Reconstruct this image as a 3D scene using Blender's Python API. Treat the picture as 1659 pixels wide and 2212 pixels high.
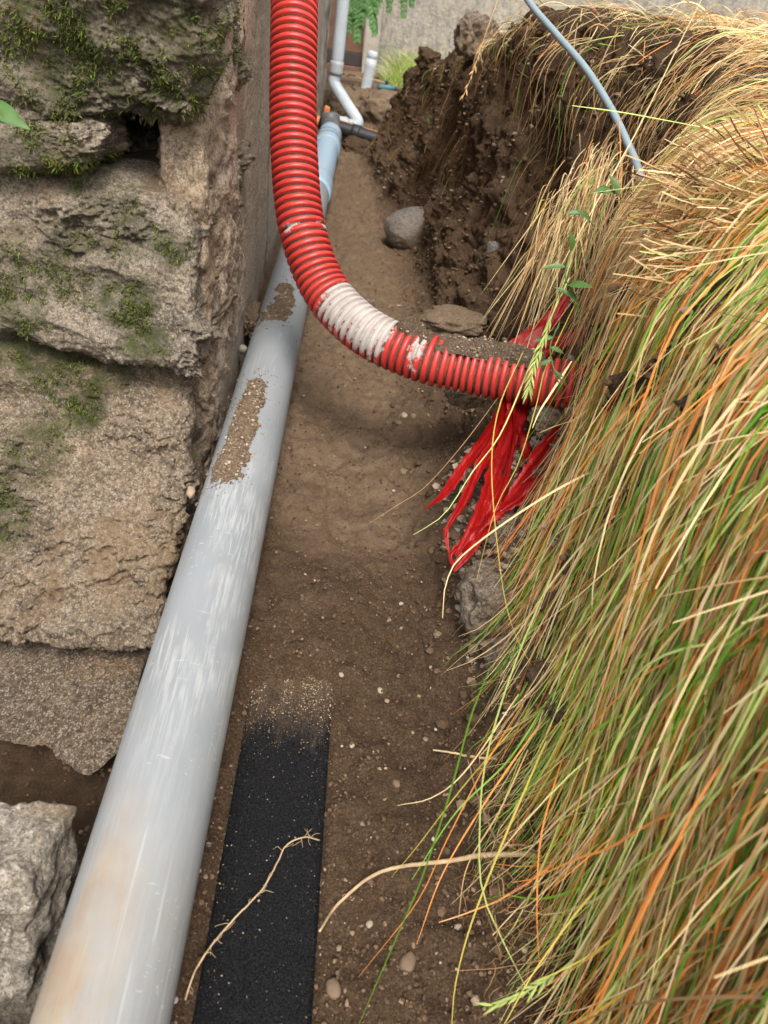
import bpy, math, random
import numpy as np
random.seed(7); RNG = np.random.default_rng(7)
for o in list(bpy.data.objects): bpy.data.objects.remove(o)
SC = bpy.context.scene; COL = SC.collection

# ------------------------------------------------------------------ camera
FPX, CX, CY = 1597.0, 829.5, 1106.0            # focal length and centre, for a 1659 x 2212 frame
CAM_H, VP, ROLL = 0.84, (814, -107), math.radians(9.5)
_d = np.array([VP[0]-CX, CY-VP[1], -FPX]); _d /= np.linalg.norm(_d)
_u = np.array([math.sin(ROLL), math.cos(ROLL), (_d[0]*math.sin(ROLL)+_d[1]*math.cos(ROLL))/(-_d[2])]); _u /= np.linalg.norm(_u)
RW = np.stack([np.cross(_d, _u), _d, _u]); CPOS = np.array([0, 0, CAM_H])
cam = bpy.data.cameras.new('camera'); cam_o = bpy.data.objects.new('camera', cam); COL.objects.link(cam_o)
from mathutils import Matrix, Vector
M4 = Matrix.Identity(4)
for i in range(3):
    for j in range(3): M4[i][j] = RW[i, j]
    M4[i][3] = CPOS[i]
cam_o.matrix_world = M4
cam.sensor_fit = 'VERTICAL'; cam.sensor_height = 36; cam.sensor_width = 27; cam.lens = 36*FPX/2212
cam.clip_start = 0.02; cam.clip_end = 300
cam.dof.use_dof = True; cam.dof.focus_distance = 1.15; cam.dof.aperture_fstop = 7.5
SC.camera = cam_o

# ------------------------------------------------------------------ world, sun, exposure
SUN_EL, SUN_AZ = math.radians(58), math.radians(174)
world = bpy.data.worlds.new('World'); SC.world = world; world.use_nodes = True
nt = world.node_tree; nt.nodes.clear()
sky = nt.nodes.new('ShaderNodeTexSky'); sky.sky_type = 'NISHITA'; sky.sun_disc = False
sky.sun_elevation = SUN_EL; sky.sun_rotation = SUN_AZ; sky.dust_density = 4.0; sky.air_density = 1.0
hs = nt.nodes.new('ShaderNodeHueSaturation'); hs.inputs['Saturation'].default_value = 0.22
bg = nt.nodes.new('ShaderNodeBackground'); bg.inputs['Strength'].default_value = 0.095
wo = nt.nodes.new('ShaderNodeOutputWorld')
nt.links.new(sky.outputs[0], hs.inputs['Color']); nt.links.new(hs.outputs[0], bg.inputs['Color']); nt.links.new(bg.outputs[0], wo.inputs['Surface'])
sun = bpy.data.lights.new('sun', 'SUN'); sun.energy = 1.5; sun.angle = math.radians(20); sun.color = (1, .95, .88)
sun_o = bpy.data.objects.new('sun', sun); COL.objects.link(sun_o)
sun_dir = Vector((math.sin(SUN_AZ)*math.cos(SUN_EL), math.cos(SUN_AZ)*math.cos(SUN_EL), math.sin(SUN_EL)))
sun_o.rotation_euler = sun_dir.to_track_quat('Z', 'Y').to_euler()
SC.view_settings.view_transform = 'Standard'; SC.view_settings.look = 'None'
SC.view_settings.exposure = 1.45; SC.view_settings.gamma = 1.0; SC.view_settings.use_curve_mapping = False
SC.render.engine = 'CYCLES'; SC.cycles.max_bounces = 6; SC.cycles.transparent_max_bounces = 6

# ------------------------------------------------------------------ points measured in the photograph, at a known plane
def _ray(p): return RW @ np.array([p[0]-CX, CY-p[1], -FPX])
def atx(p, x): d = _ray(p); return CPOS + d*(x/d[0])
def aty(p, y): d = _ray(p); return CPOS + d*(y/d[1])
def atz(p, z): d = _ray(p); return CPOS + d*((z-CAM_H)/d[2])
def atd(p, t): return CPOS + _ray(p)*(t/FPX)

# ------------------------------------------------------------------ noise
_perm = np.random.default_rng(3).permutation(256); _perm = np.concatenate([_perm]*3)
_grad = np.random.default_rng(4).normal(size=(256, 3)); _grad /= np.linalg.norm(_grad, axis=1)[:, None]
def noise(p):
    p = np.asarray(p, float); i = np.floor(p).astype(int); f = p-i; u = f*f*f*(f*(f*6-15)+10); i = i & 255; out = 0
    for dx in (0, 1):
        for dy in (0, 1):
            for dz in (0, 1):
                h = _perm[_perm[_perm[(i[..., 0]+dx) & 255]+((i[..., 1]+dy) & 255)]+((i[..., 2]+dz) & 255)]
                g = _grad[h]; w = (u[..., 0] if dx else 1-u[..., 0])*(u[..., 1] if dy else 1-u[..., 1])*(u[..., 2] if dz else 1-u[..., 2])
                out = out+w*((g[..., 0]*(f[..., 0]-dx))+(g[..., 1]*(f[..., 1]-dy))+(g[..., 2]*(f[..., 2]-dz)))
    return out*1.5
def fbm(p, freq, octv=4, gain=.5, off=0., ridge=False):
    s = 0; a = 1.; q = np.asarray(p, float)*freq+off
    for k in range(octv):
        n = noise(q+k*17.3); s = s+a*((1-2*np.abs(n)) if ridge else n); q = q*2.03; a *= gain
    return s
def sstep(a, b, x): t = np.clip((x-a)/(b-a), 0, 1); return t*t*(3-2*t)

# ------------------------------------------------------------------ materials
MATS = {}
def newmat(name):
    m = bpy.data.materials.new(name); m.use_nodes = True; MATS[name] = m
    nt = m.node_tree; return m, nt, nt.nodes['Principled BSDF']
class NB:
    """small node builder"""
    def __init__(s, nt): s.nt = nt; s.coord = None
    def n(s, t, **kw):
        x = s.nt.nodes.new(t)
        for k, v in kw.items(): setattr(x, k, v)
        return x
    def l(s, a, b): s.nt.links.new(a, b)
    def pos(s, scale=(1, 1, 1), rot=(0, 0, 0)):
        if s.coord is None: s.coord = s.n('ShaderNodeTexCoord')
        m = s.n('ShaderNodeMapping'); m.inputs['Scale'].default_value = scale; m.inputs['Rotation'].default_value = rot
        s.l(s.coord.outputs['Object'], m.inputs['Vector']); return m.outputs[0]
    def noise(s, scale, detail=4, rough=.55, vec=None, dist=0.):
        x = s.n('ShaderNodeTexNoise'); x.inputs['Scale'].default_value = scale; x.inputs['Detail'].default_value = detail
        x.inputs['Roughness'].default_value = rough; x.inputs['Distortion'].default_value = dist
        s.l(vec if vec is not None else s.pos(), x.inputs['Vector']); return x.outputs['Fac']
    def vor(s, scale, out='Distance', vec=None, feature='F1'):
        x = s.n('ShaderNodeTexVoronoi', feature=feature); x.inputs['Scale'].default_value = scale
        s.l(vec if vec is not None else s.pos(), x.inputs['Vector']); return x.outputs[out]
    def ramp(s, f, stops, interp='LINEAR'):
        r = s.n('ShaderNodeValToRGB'); r.color_ramp.interpolation = interp; e = r.color_ramp.elements
        while len(e) < len(stops): e.new(.5)
        for k, (p, c) in enumerate(stops):
            e[k].position = p; e[k].color = (c, c, c, 1) if not hasattr(c, '__len__') else tuple(c)+(1,)
        s.l(f, r.inputs[0]); return r.outputs['Color']
    def mix(s, f, a, b, mode='MIX'):
        x = s.n('ShaderNodeMix', data_type='RGBA', blend_type=mode)
        for v, sock in ((f, x.inputs[0]), (a, x.inputs[6]), (b, x.inputs[7])):
            if isinstance(v, (int, float)): sock.default_value = v if sock == x.inputs[0] else (v, v, v, 1)
            elif isinstance(v, tuple): sock.default_value = v+(1,) if len(v) == 3 else v
            else: s.l(v, sock)
        return x.outputs[2]
    def math(s, op, a, b=0.):
        x = s.n('ShaderNodeMath', operation=op)
        for v, sock in ((a, x.inputs[0]), (b, x.inputs[1])):
            if isinstance(v, (int, float)): sock.default_value = v
            else: s.l(v, sock)
        return x.outputs[0]
    def attr(s, name, out='Fac'): x = s.n('ShaderNodeAttribute', attribute_name=name); return x.outputs[out]
    def bump(s, h, strength, dist, prev=None):
        b = s.n('ShaderNodeBump'); b.inputs['Strength'].default_value = strength; b.inputs['Distance'].default_value = dist
        s.l(h, b.inputs['Height'])
        if prev is not None: s.l(prev, b.inputs['Normal'])
        return b.outputs[0]
def plain(name, col, rough=.6, var=.15, scale=30., spec=.4, bump=0., metal=0.):
    m, nt, p = newmat(name); b = NB(nt)
    lo = tuple(c*(1-var) for c in col); hi = tuple(min(1, c*(1+var)) for c in col)
    c = b.ramp(b.noise(scale, 5), [(.3, lo), (.7, hi)]); b.l(c, p.inputs['Base Color'])
    p.inputs['Roughness'].default_value = rough; p.inputs['Specular IOR Level'].default_value = spec; p.inputs['Metallic'].default_value = metal
    if bump: b.l(b.bump(b.noise(scale*3, 4), .6, bump), p.inputs['Normal'])
    return m

def soil_mat(name, a, c, d, pale=.2):
    m, nt, p = newmat(name); b = NB(nt)
    big = b.noise(3.2, 5, .6); med = b.noise(38, 5, .65); fine = b.noise(320, 3, .6)
    col = b.mix(b.ramp(big, [(.35, 0.), (.66, 1.)]), a, c)
    col = b.mix(b.ramp(med, [(.35, 0.), (.75, .75)]), col, d)
    col = b.mix(b.ramp(fine, [(.42, .75), (.68, 0.)]), col, tuple(x*.55 for x in a))
    sp = b.vor(330, 'Color'); spd = b.vor(330, 'Distance')
    grain = b.math('MULTIPLY', b.ramp(sp, [(.80, 0.), (.84, 1.)]), b.ramp(spd, [(.25, 1.), (.5, 0.)]))
    col = b.mix(b.math('MULTIPLY', grain, pale), col, (.42, .33, .22))
    col = b.mix(b.math('MULTIPLY', b.attr('dry'), .8), col, b.ramp(med, [(.3, (.15, .10, .063)), (.7, (.225, .158, .10))]))
    col = b.mix(b.math('MULTIPLY', b.attr('stony'), b.ramp(b.noise(24, 5, .7), [(.35, .3), (.6, .9)])), col, b.ramp(b.noise(70, 5, .7), [(.35, (.105, .083, .062)), (.65, (.27, .23, .18))]))
    hum_shade = b.math('MULTIPLY', b.attr('humus_shade'), b.ramp(b.noise(11, 5, .65), [(.30, 1.), (.70, .45)]))  # dark topsoil tone that also stands in for missing shade contrast
    col = b.mix(hum_shade, col, b.ramp(med, [(.35, (.036, .021, .012)), (.7, (.085, .052, .03))]))
    b.l(col, p.inputs['Base Color']); p.inputs['Roughness'].default_value = .95; p.inputs['Specular IOR Level'].default_value = .15
    n1 = b.bump(b.noise(60, 6, .7), .9, .012); n2 = b.bump(b.noise(260, 4, .7), .9, .004, n1)
    b.l(n2, p.inputs['Normal']); return m
soil = soil_mat('trench_soil', (.078, .046, .026), (.120, .075, .043), (.18, .12, .073))
drysoil = soil_mat('dry_soil', (.20, .14, .09), (.26, .185, .12), (.34, .25, .17))

def stone_mat(name, base, warm, dark, light=(.50, .44, .36)):
    m, nt, p = newmat(name); b = NB(nt)
    col = b.mix(b.ramp(b.noise(6, 6, .62), [(.36, 0.), (.64, 1.)]), base, warm)
    col = b.mix(b.ramp(b.noise(19, 7, .72), [(.48, 0.), (.66, .9)]), col, dark)
    gv = b.vor(420, 'Color'); sp = b.n('ShaderNodeSeparateColor'); b.l(gv, sp.inputs[0])
    col = b.mix(b.ramp(sp.outputs[0], [(.68, 0.), (.78, .5)]), col, light)
    col = b.mix(b.ramp(sp.outputs[1], [(.78, 0.), (.86, .5)]), col, tuple(x*.4 for x in dark))
    col = b.mix(b.ramp(b.noise(120, 5, .75), [(.40, .75), (.53, 0.)]), col, tuple(x*.6 for x in dark))
    col = b.mix(b.ramp(b.noise(4.2, 6, .7, b.pos((1.3, 1, .9))), [(.50, 0.), (.62, .6)]), col, (.255, .172, .10))
    mo = b.math('MULTIPLY', b.attr('moss'), b.ramp(b.noise(30, 6, .75), [(.36, 0.), (.58, .95)]))
    gr = b.ramp(b.noise(60, 4), [(.35, (.028, .032, .011)), (.7, (.070, .078, .026))])
    col = b.mix(mo, col, gr)
    b.l(col, p.inputs['Base Color']); p.inputs['Roughness'].default_value = .93; p.inputs['Specular IOR Level'].default_value = .15
    n1 = b.bump(b.noise(95, 7, .78), .9, .008); n2 = b.bump(b.noise(300, 4, .75), .8, .003, n1)
    b.l(n2, p.inputs['Normal']); return m
granite = stone_mat('weathered_granite', (.30, .25, .19), (.36, .285, .20), (.145, .118, .088))
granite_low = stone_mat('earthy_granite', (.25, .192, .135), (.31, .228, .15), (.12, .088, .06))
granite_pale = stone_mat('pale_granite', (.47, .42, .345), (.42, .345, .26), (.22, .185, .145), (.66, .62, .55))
granite_shaded = stone_mat('shaded_granite', (.17, .125, .085), (.21, .152, .10), (.085, .06, .04))  # darker granite copy: shade painted into the colour of the recessed lowest block
mortar = stone_mat('crumbly_mortar', (.46, .35, .245), (.50, .38, .26), (.26, .18, .12), (.62, .54, .43))
rubble = stone_mat('rubble_stone', (.225, .175, .128), (.26, .20, .14), (.12, .086, .058), (.37, .32, .26))
darkstone = stone_mat('grey_fieldstone', (.205, .18, .158), (.235, .21, .185), (.15, .128, .108), (.30, .28, .26))

# ------------------------------------------------------------------ mesh helpers
def link(o, parent=None):
    COL.objects.link(o)
    if parent is not None: o.parent = parent
    return o
def mesh_np(name, V, F, mat, parent=None, smooth=True, cols=None, attrs=None):
    """V (n,3); F an (m,k) array or a list of tuples"""
    me = bpy.data.meshes.new(name); V = np.asarray(V, np.float32)
    if isinstance(F, np.ndarray):
        k = F.shape[1]; m = len(F)
        me.vertices.add(len(V)); me.vertices.foreach_set('co', V.ravel())
        me.loops.add(m*k); me.loops.foreach_set('vertex_index', F.astype(np.int32).ravel())
        me.polygons.add(m); me.polygons.foreach_set('loop_start', np.arange(0, m*k, k, dtype=np.int32))
        me.polygons.foreach_set('use_smooth', np.full(m, smooth, bool)); me.update(calc_edges=True)
    else:
        me.from_pydata([tuple(map(float, v)) for v in V], [], F)
        me.polygons.foreach_set('use_smooth', np.full(len(me.polygons), smooth, bool))
    if cols is not None:
        a = me.attributes.new('col', 'FLOAT_COLOR', 'POINT'); c = np.ones((len(V), 4), np.float32); c[:, :3] = cols; a.data.foreach_set('color', c.ravel())
    for k, v in (attrs or {}).items():
        a = me.attributes.new(k, 'FLOAT', 'POINT'); a.data.foreach_set('value', np.asarray(v, np.float32))
    me.materials.append(mat); o = bpy.data.objects.new(name, me); return link(o, parent)
def tag(o, label, cat=None, group=None, kind=None):
    if label: o['label'] = label
    if cat: o['category'] = cat
    if group: o['group'] = group
    if kind: o['kind'] = kind
    return o
def empty(name, loc, label, cat, group=None):
    o = bpy.data.objects.new(name, None); o.location = tuple(map(float, loc)); o.empty_display_size = .05; COL.objects.link(o)
    return tag(o, label, cat, group, 'thing')
def loc_of(parent): return np.array(parent.location) if parent is not None else np.zeros(3)
def grid_faces(nu, nv, wrap=False):
    i = np.arange(nu-1)[:, None]; j = np.arange(nv if wrap else nv-1)[None]; j2 = (j+1) % nv
    return np.stack([(i*nv+j), (i*nv+j2), ((i+1)*nv+j2), ((i+1)*nv+j)], -1).reshape(-1, 4)
def crom(pts, n):
    """resample a polyline as a smooth curve with n points evenly along it"""
    P = np.asarray(pts, float); P = np.vstack([2*P[0]-P[1], P, 2*P[-1]-P[-2]]); out = []
    for k in range(1, len(P)-2):
        t = np.linspace(0, 1, 24, endpoint=False)[:, None]; a, b, c, d = P[k-1], P[k], P[k+1], P[k+2]
        out.append(.5*((2*b)+(c-a)*t+(2*a-5*b+4*c-d)*t*t+(3*b-a-3*c+d)*t**3))
    Q = np.vstack(out+[P[-2][None]]); s = np.r_[0, np.cumsum(np.linalg.norm(np.diff(Q, axis=0), axis=1))]
    x = np.linspace(0, s[-1], n); return np.stack([np.interp(x, s, Q[:, k]) for k in range(3)], 1)
def frames(P):
    T = np.gradient(P, axis=0); T /= np.linalg.norm(T, axis=1)[:, None]+1e-12
    U = np.zeros_like(T); u = np.cross(T[0], [0, 0, 1.]); u = u if np.linalg.norm(u) > .1 else np.cross(T[0], [1., 0, 0]); u /= np.linalg.norm(u)
    for k in range(len(T)):
        u = u-T[k]*u.dot(T[k]); u /= np.linalg.norm(u); U[k] = u
    return T, U, np.cross(T, U)
def tube_geo(P, r, ns=12, caps=True):
    P = np.asarray(P, float); T, U, W = frames(P); r = np.broadcast_to(np.asarray(r, float), (len(P),))
    a = np.linspace(0, 2*np.pi, ns, endpoint=False)
    V = (P[:, None]+r[:, None, None]*(np.cos(a)[None, :, None]*U[:, None]+np.sin(a)[None, :, None]*W[:, None])).reshape(-1, 3)
    F = [tuple(f) for f in grid_faces(len(P), ns, True).tolist()]
    if caps: F += [tuple(range(ns))[::-1], tuple(range((len(P)-1)*ns, len(P)*ns))]
    return V, F
def tube(name, P, r, mat, parent=None, ns=12, caps=True, smooth=True):
    V, F = tube_geo(np.asarray(P)-loc_of(parent), r, ns, caps); return mesh_np(name, V, F, mat, parent, smooth)
def hollow(name, P, ro, ri, mat, parent=None, ns=32):
    """open pipe with wall thickness: outer skin, inner skin, annular ends"""
    P = np.asarray(P, float)-loc_of(parent); V1, _ = tube_geo(P, ro, ns, False); V2, _ = tube_geo(P, ri, ns, False); n = len(P)
    F1 = grid_faces(n, ns, True); F2 = F1[:, ::-1]+n*ns; j = np.arange(ns); j2 = (j+1) % ns
    E1 = np.stack([j, n*ns+j, n*ns+j2, j2], 1); E2 = np.stack([(n-1)*ns+j, (n-1)*ns+j2, 2*n*ns-ns+j2, 2*n*ns-ns+j], 1)
    return mesh_np(name, np.vstack([V1, V2]), np.vstack([F1, F2, E1, E2]), mat, parent)
def box_geo(lo, hi, bev=0.):
    x0, y0, z0 = lo; x1, y1, z1 = hi
    V = [(x, y, z) for z in (z0, z1) for y in (y0, y1) for x in (x0, x1)]
    return V, [(0, 2, 3, 1), (4, 5, 7, 6), (0, 1, 5, 4), (2, 6, 7, 3), (0, 4, 6, 2), (1, 3, 7, 5)]
def box(name, lo, hi, mat, parent=None, bev=.004):
    V, F = box_geo(lo, hi); o = mesh_np(name, np.array(V, float)-loc_of(parent), F, mat, parent, False)
    if bev: b = o.modifiers.new('bevel', 'BEVEL'); b.width = bev; b.segments = 2
    return o
def cube_grid(nx, ny, nz, back=True):
    """welded surface grid of the cube [-1,1]^3"""
    Vs, Fs, off = [], [], 0
    def face(a, b, na, nb, c, sgn):
        nonlocal off
        u = np.linspace(-1, 1, na+1); v = np.linspace(-1, 1, nb+1); A, B = np.meshgrid(u, v, indexing='ij')
        P = np.zeros((A.size, 3)); P[:, a] = A.ravel(); P[:, b] = B.ravel(); P[:, c] = sgn
        F = grid_faces(na+1, nb+1); F = F if sgn > 0 else F[:, ::-1]
        Vs.append(P); Fs.append(F+off); off += len(P)
    face(0, 1, nx, ny, 2, 1); face(0, 1, nx, ny, 2, -1)
    face(1, 2, ny, nz, 0, 1); face(1, 2, ny, nz, 0, -1)
    face(2, 0, nz, nx, 1, -1)
    if back: face(2, 0, nz, nx, 1, 1)
    V = np.vstack(Vs); F = np.vstack(Fs); key = np.round(V*1e5).astype(np.int64)
    _, idx, inv = np.unique(key, axis=0, return_index=True, return_inverse=True); return V[idx], inv.reshape(-1)[F]
def rounded(q, r):
    c = np.clip(q, -(1-r), 1-r); d = q-c; n = d/np.linalg.norm(d, axis=1)[:, None]; return c+r*n, n
def rock_disp(P, seed, a1, a2, a3, f1=5.):
    """broad facets, patches of rough broken relief between smoother ones, and grain"""
    Q = P*np.array([.8, 1, 1.3]); msk = sstep(-.25, .45, fbm(P, 6, 3, .5, seed+50)); big = fbm(Q, f1, 3, .5, seed); fac = np.abs(fbm(Q, f1*1.7, 2, .5, seed+5))
    crack = np.clip(.10-np.abs(fbm(Q, 4.5, 3, .5, seed+70)), 0, .1)*10
    return a1*big-a1*1.2*fac+a2*(.25+msk)*fbm(Q, f1*5.5, 5, .62, seed+9)+a2*.9*msk*(fbm(Q, f1*3., 4, .55, seed+13, True)-.6)+a3*(.5+msk)*fbm(P, f1*26, 3, .65, seed+23)-a2*.7*crack*msk
def ellip_mask(P, ell):
    m = np.zeros(len(P))
    for c, rx, rz, s in ell: m = np.maximum(m, s*np.clip(1.35-((P[:, 0]-c[0])/rx)**2-((P[:, 2]-c[2])/rz)**2, 0, 1))
    return m
def hexblock(name, front, depth, mat, parent, seed, n=(110, 40, 110), r=.22, amp=(.016, .006, .0028), moss=()):
    """rough stone: front = bl, br, tl, tr corners, pushed back by depth vectors"""
    q, F = cube_grid(*n, back=False); p, nn = rounded(q, r)
    bl, br, tl, tr = [np.asarray(c, float) for c in front]; dep = np.asarray(depth, float)
    def tri(p):
        s, d, t = (p[:, 0:1]+1)/2, (p[:, 1:2]+1)/2, (p[:, 2:3]+1)/2
        return (bl*(1-s)+br*s)*(1-t)+(tl*(1-s)+tr*s)*t+dep*d
    W = tri(p); N = tri(p+nn*.01)-W; N /= np.linalg.norm(N, axis=1)[:, None]
    W = W+N*rock_disp(W, seed, *amp)[:, None]
    return mesh_np(name, W-loc_of(parent), F, mat, parent, True, attrs={'moss': ellip_mask(W, moss)}), W, N
def boulder(name, c, size, mat, seed, parent=None, n=26, r=.75, amp=.12, rot=0., fine=.3):
    q, F = cube_grid(n, n, n); p, nn = rounded(q, r); p = p/np.maximum(1, .0001+np.linalg.norm(p, axis=1)[:, None]**.45)
    d = amp*(fbm(p, 1.3, 3, .5, seed*3.1)-.9*np.abs(fbm(p, 1.1, 2, .5, seed*2.3))+fine*fbm(p, 6., 4, .6, seed*1.7)); p = p+nn*d[:, None]
    p = p*np.asarray(size, float)[None]; cs, sn = math.cos(rot), math.sin(rot)
    p = np.stack([p[:, 0]*cs-p[:, 1]*sn, p[:, 0]*sn+p[:, 1]*cs, p[:, 2]], 1)
    o = mesh_np(name, p, F, mat, parent, True, attrs={'moss': np.zeros(len(p))})
    o.location = tuple(np.asarray(c, float)-loc_of(parent)); return o
def ribbons(name, P, width, N, cols, mat, parent=None, tipw=.12, kind='stuff'):
    """P (m,s,3) blade spines; width (m,); N (m,3) or (m,s,3) side hint; cols (m,3)"""
    m, s, _ = P.shape; T = np.gradient(P, axis=1); T /= np.linalg.norm(T, axis=2)[..., None]+1e-12
    N = N[:, None, :] if N.ndim == 2 else N; W = np.cross(T, np.broadcast_to(N, P.shape)); W /= np.linalg.norm(W, axis=2)[..., None]+1e-9
    t = np.linspace(0, 1, s); prof = np.clip(np.minimum(.55+2.5*t, 1), 0, 1)*(1-(1-tipw)*t**2.5)
    w = (np.asarray(width)[:, None]*prof[None])[..., None]*.5
    V = np.stack([P-W*w, P+W*w], 2).reshape(-1, 3)
    base = (np.arange(m)*s*2)[:, None]; k = np.arange(s-1)[None]*2; a = base+k
    F = np.stack([a, a+1, a+3, a+2], -1).reshape(-1, 4)
    cols = np.asarray(cols); C = np.repeat(cols, s*2, axis=0) if cols.ndim == 2 else np.repeat(cols, 2, axis=1).reshape(-1, 3)
    return mesh_np(name, V-loc_of(parent), F, mat, parent, True, cols=C)
def srgb(*c): return tuple(((x/255+.055)/1.055)**2.4 if x > 10 else x/255/12.92 for x in c)

# ================================================================== THE GROUND
# cross-sections of the trench and its bank (x, z), left to right, at distances y along the trench
PROF = {
 .25: [(-30,-.16),(-.7,-.23),(-.30,-.22),(-.215,-.13),(-.165,-.01),(.1,0),(.21,.005),(.30,.04),(.35,.16),(.38,.34),(.405,.50),(.45,.61),(.62,.69),(1.5,.76),(40,.8)],
 .62: [(-30,-.16),(-.7,-.25),(-.30,-.24),(-.215,-.14),(-.165,-.005),(.1,0),(.20,.0),(.265,.04),(.33,.16),(.372,.34),(.40,.49),(.44,.60),(.61,.69),(1.5,.77),(40,.8)],
 1.0: [(-30,-.1),(-.7,-.2),(-.30,-.18),(-.215,-.10),(-.16,0),(.1,0),(.19,.0),(.245,.035),(.31,.12),(.38,.26),(.415,.43),(.45,.56),(.61,.68),(1.5,.79),(40,.8)],
 1.24:[(-30,.0),(-.7,.0),(-.34,.0),(-.2,.015),(-.1,0),(.1,0),(.18,.0),(.25,.045),(.325,.12),(.405,.26),(.45,.45),(.49,.57),(.66,.68),(1.5,.80),(40,.8)],
 1.44:[(-30,.02),(-.7,.02),(-.34,.02),(-.2,.015),(-.1,0),(.09,0),(.165,.015),(.26,.06),(.36,.14),(.47,.27),(.56,.5),(.62,.67),(.78,.77),(1.6,.80),(40,.82)],
 1.8: [(-30,.02),(-.7,.02),(-.34,.02),(-.2,.015),(-.1,0),(.1,0),(.19,.0),(.275,.05),(.355,.14),(.45,.3),(.53,.5),(.58,.71),(.74,.785),(1.5,.81),(40,.82)],
 2.3: [(-30,.02),(-.7,.02),(-.34,.02),(-.2,.015),(-.1,0),(.1,0),(.22,.0),(.28,.05),(.32,.15),(.345,.32),(.37,.55),(.395,.745),(.56,.785),(1.5,.81),(40,.8)],
 3.2: [(-30,.02),(-.7,.02),(-.34,.02),(-.2,.015),(-.1,0),(.06,0),(.12,.0),(.17,.04),(.22,.13),(.275,.27),(.325,.43),(.36,.55),(.6,.60),(1.5,.63),(40,.6)],
 4.1: [(-30,.02),(-.7,.02),(-.34,.02),(-.2,.0),(-.12,0),(-.04,0),(.02,0),(.055,.02),(.115,.10),(.17,.19),(.22,.29),(.258,.385),(.5,.42),(1.5,.45),(40,.4)],
 4.5: [(-30,.0),(-.7,.0),(-.34,.0),(-.2,-.03),(-.1,-.04),(.0,-.03),(.08,0),(.12,.03),(.17,.09),(.21,.17),(.24,.25),(.28,.33),(.5,.36),(1.5,.4),(40,.3)],
 4.85:[(-30,.0),(-.7,.0),(-.34,.0),(-.2,-.01),(-.1,-.01),(.05,.0),(.12,.01),(.17,.03),(.21,.06),(.25,.1),(.29,.14),(.33,.18),(.5,.22),(1.5,.26),(40,.2)],
 5.15:[(-30,.12),(-.7,.12),(-.34,.12),(-.2,.12),(-.1,.13),(.05,.145),(.12,.15),(.17,.15),(.21,.15),(.25,.15),(.29,.15),(.33,.15),(.5,.15),(1.5,.16),(40,.1)],
 5.8: [(-30,.05)]+[(x,.06) for x in (-.7,-.34,-.2,-.1,.05,.12,.17,.21,.25,.29,.33,.5,1.5)]+[(40,.05)],
 7.5: [(-30,.0)]+[(x,.0) for x in (-.7,-.34,-.2,-.1,.05,.12,.17,.21,.25,.29,.33,.5,1.5)]+[(40,.0)],
}
KY = np.array(sorted(PROF)); KP = np.array([PROF[k] for k in KY])
SEG = [2, 8, 20, 22, 42, 22, 16, 26, 32, 34, 26, 22, 14, 4]
VPAR = np.concatenate([k+np.arange(n)/n for k, n in enumerate(SEG)]+[[14.]])
YR = np.concatenate([np.linspace(-4, .08, 7), np.arange(.1, 2.4, .0062), np.arange(2.4, 5.5, .014), 5.5*np.exp(np.linspace(0, math.log(70/5.5), 26))])
def base_ground():
    yc = np.clip(YR, KY[0], KY[-1]); K = np.stack([np.stack([np.interp(yc, KY, KP[:, i, c]) for i in range(15)], 1) for c in (0, 1)], 2)   # rows,15,2
    G = np.zeros((len(YR), len(VPAR), 3)); i0 = np.minimum(VPAR.astype(int), 13); t = (VPAR-i0)[None, :]
    for c, d in ((0, 0), (1, 2)):
        A = K[..., c]; p0 = A[:, np.maximum(i0-1, 0)]; p1 = A[:, i0]; p2 = A[:, i0+1]; p3 = A[:, np.minimum(i0+2, 14)]
        lin = p1*(1-t)+p2*t; cr = .5*(2*p1+(p2-p0)*t+(2*p0-5*p1+4*p2-p3)*t*t+(3*p1-p0-3*p2+p3)*t**3)
        use = ((i0 > 2) & (i0 < 12))[None]; G[..., d] = np.where(use, cr, lin)
    G[..., 1] = YR[:, None]; return G
GB = base_ground()
def grid_normals(G):
    N = np.cross(np.gradient(G, axis=1), np.gradient(G, axis=0)); return N/(np.linalg.norm(N, axis=2)[..., None]+1e-12)
NBASE = grid_normals(GB)
bankw = sstep(6.3, 8.0, VPAR)*(1-sstep(11.2, 12.6, VPAR)); floorw = sstep(2.6, 3.2, VPAR)*(1-sstep(6.3, 7.3, VPAR))
amp1 = .045*bankw+.010*floorw+.010; amp2 = .014*bankw+.0065*floorw+.006; amp3 = .006*bankw+.0030*floorw+.002
near = (YR < 8)[:, None]
D = amp1*fbm(GB, 3.6, 3, .5, 5.)+amp2*fbm(GB, 17, 4, .55, 31.)+amp2*1.1*(fbm(GB*[1, 1.2, .35], 11, 3, .5, 77., True)-.5)*bankw+amp3*fbm(GB, 85, 3, .6, 12.)
D += .007*(fbm(GB*[1, .8, 1], 8.5, 3, .55, 44., True)-.55)*floorw+.012*np.clip(fbm(GB, 6.5, 2, .5, 91.)-.25, 0, 1)*floorw
# hollow in the bank under the roots and a few scoops
for (cx_, cy_, cz_, rr, dd) in ((.42, 1.72, .62, .13, .10), (.44, 1.95, .46, .10, .08), (.33, 2.75, .36, .06, .07), (.36, 1.62, .17, .09, .05), (.34, 1.12, .22, .07, .05)):
    D -= dd*np.exp(-(((GB-[cx_, cy_, cz_])/[rr, rr*.9, rr])**2).sum(-1))
D -= .09*np.exp(-(((GB-[.30, 2.80, .10])/[.14, .13, .14])**2).sum(-1))
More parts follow.
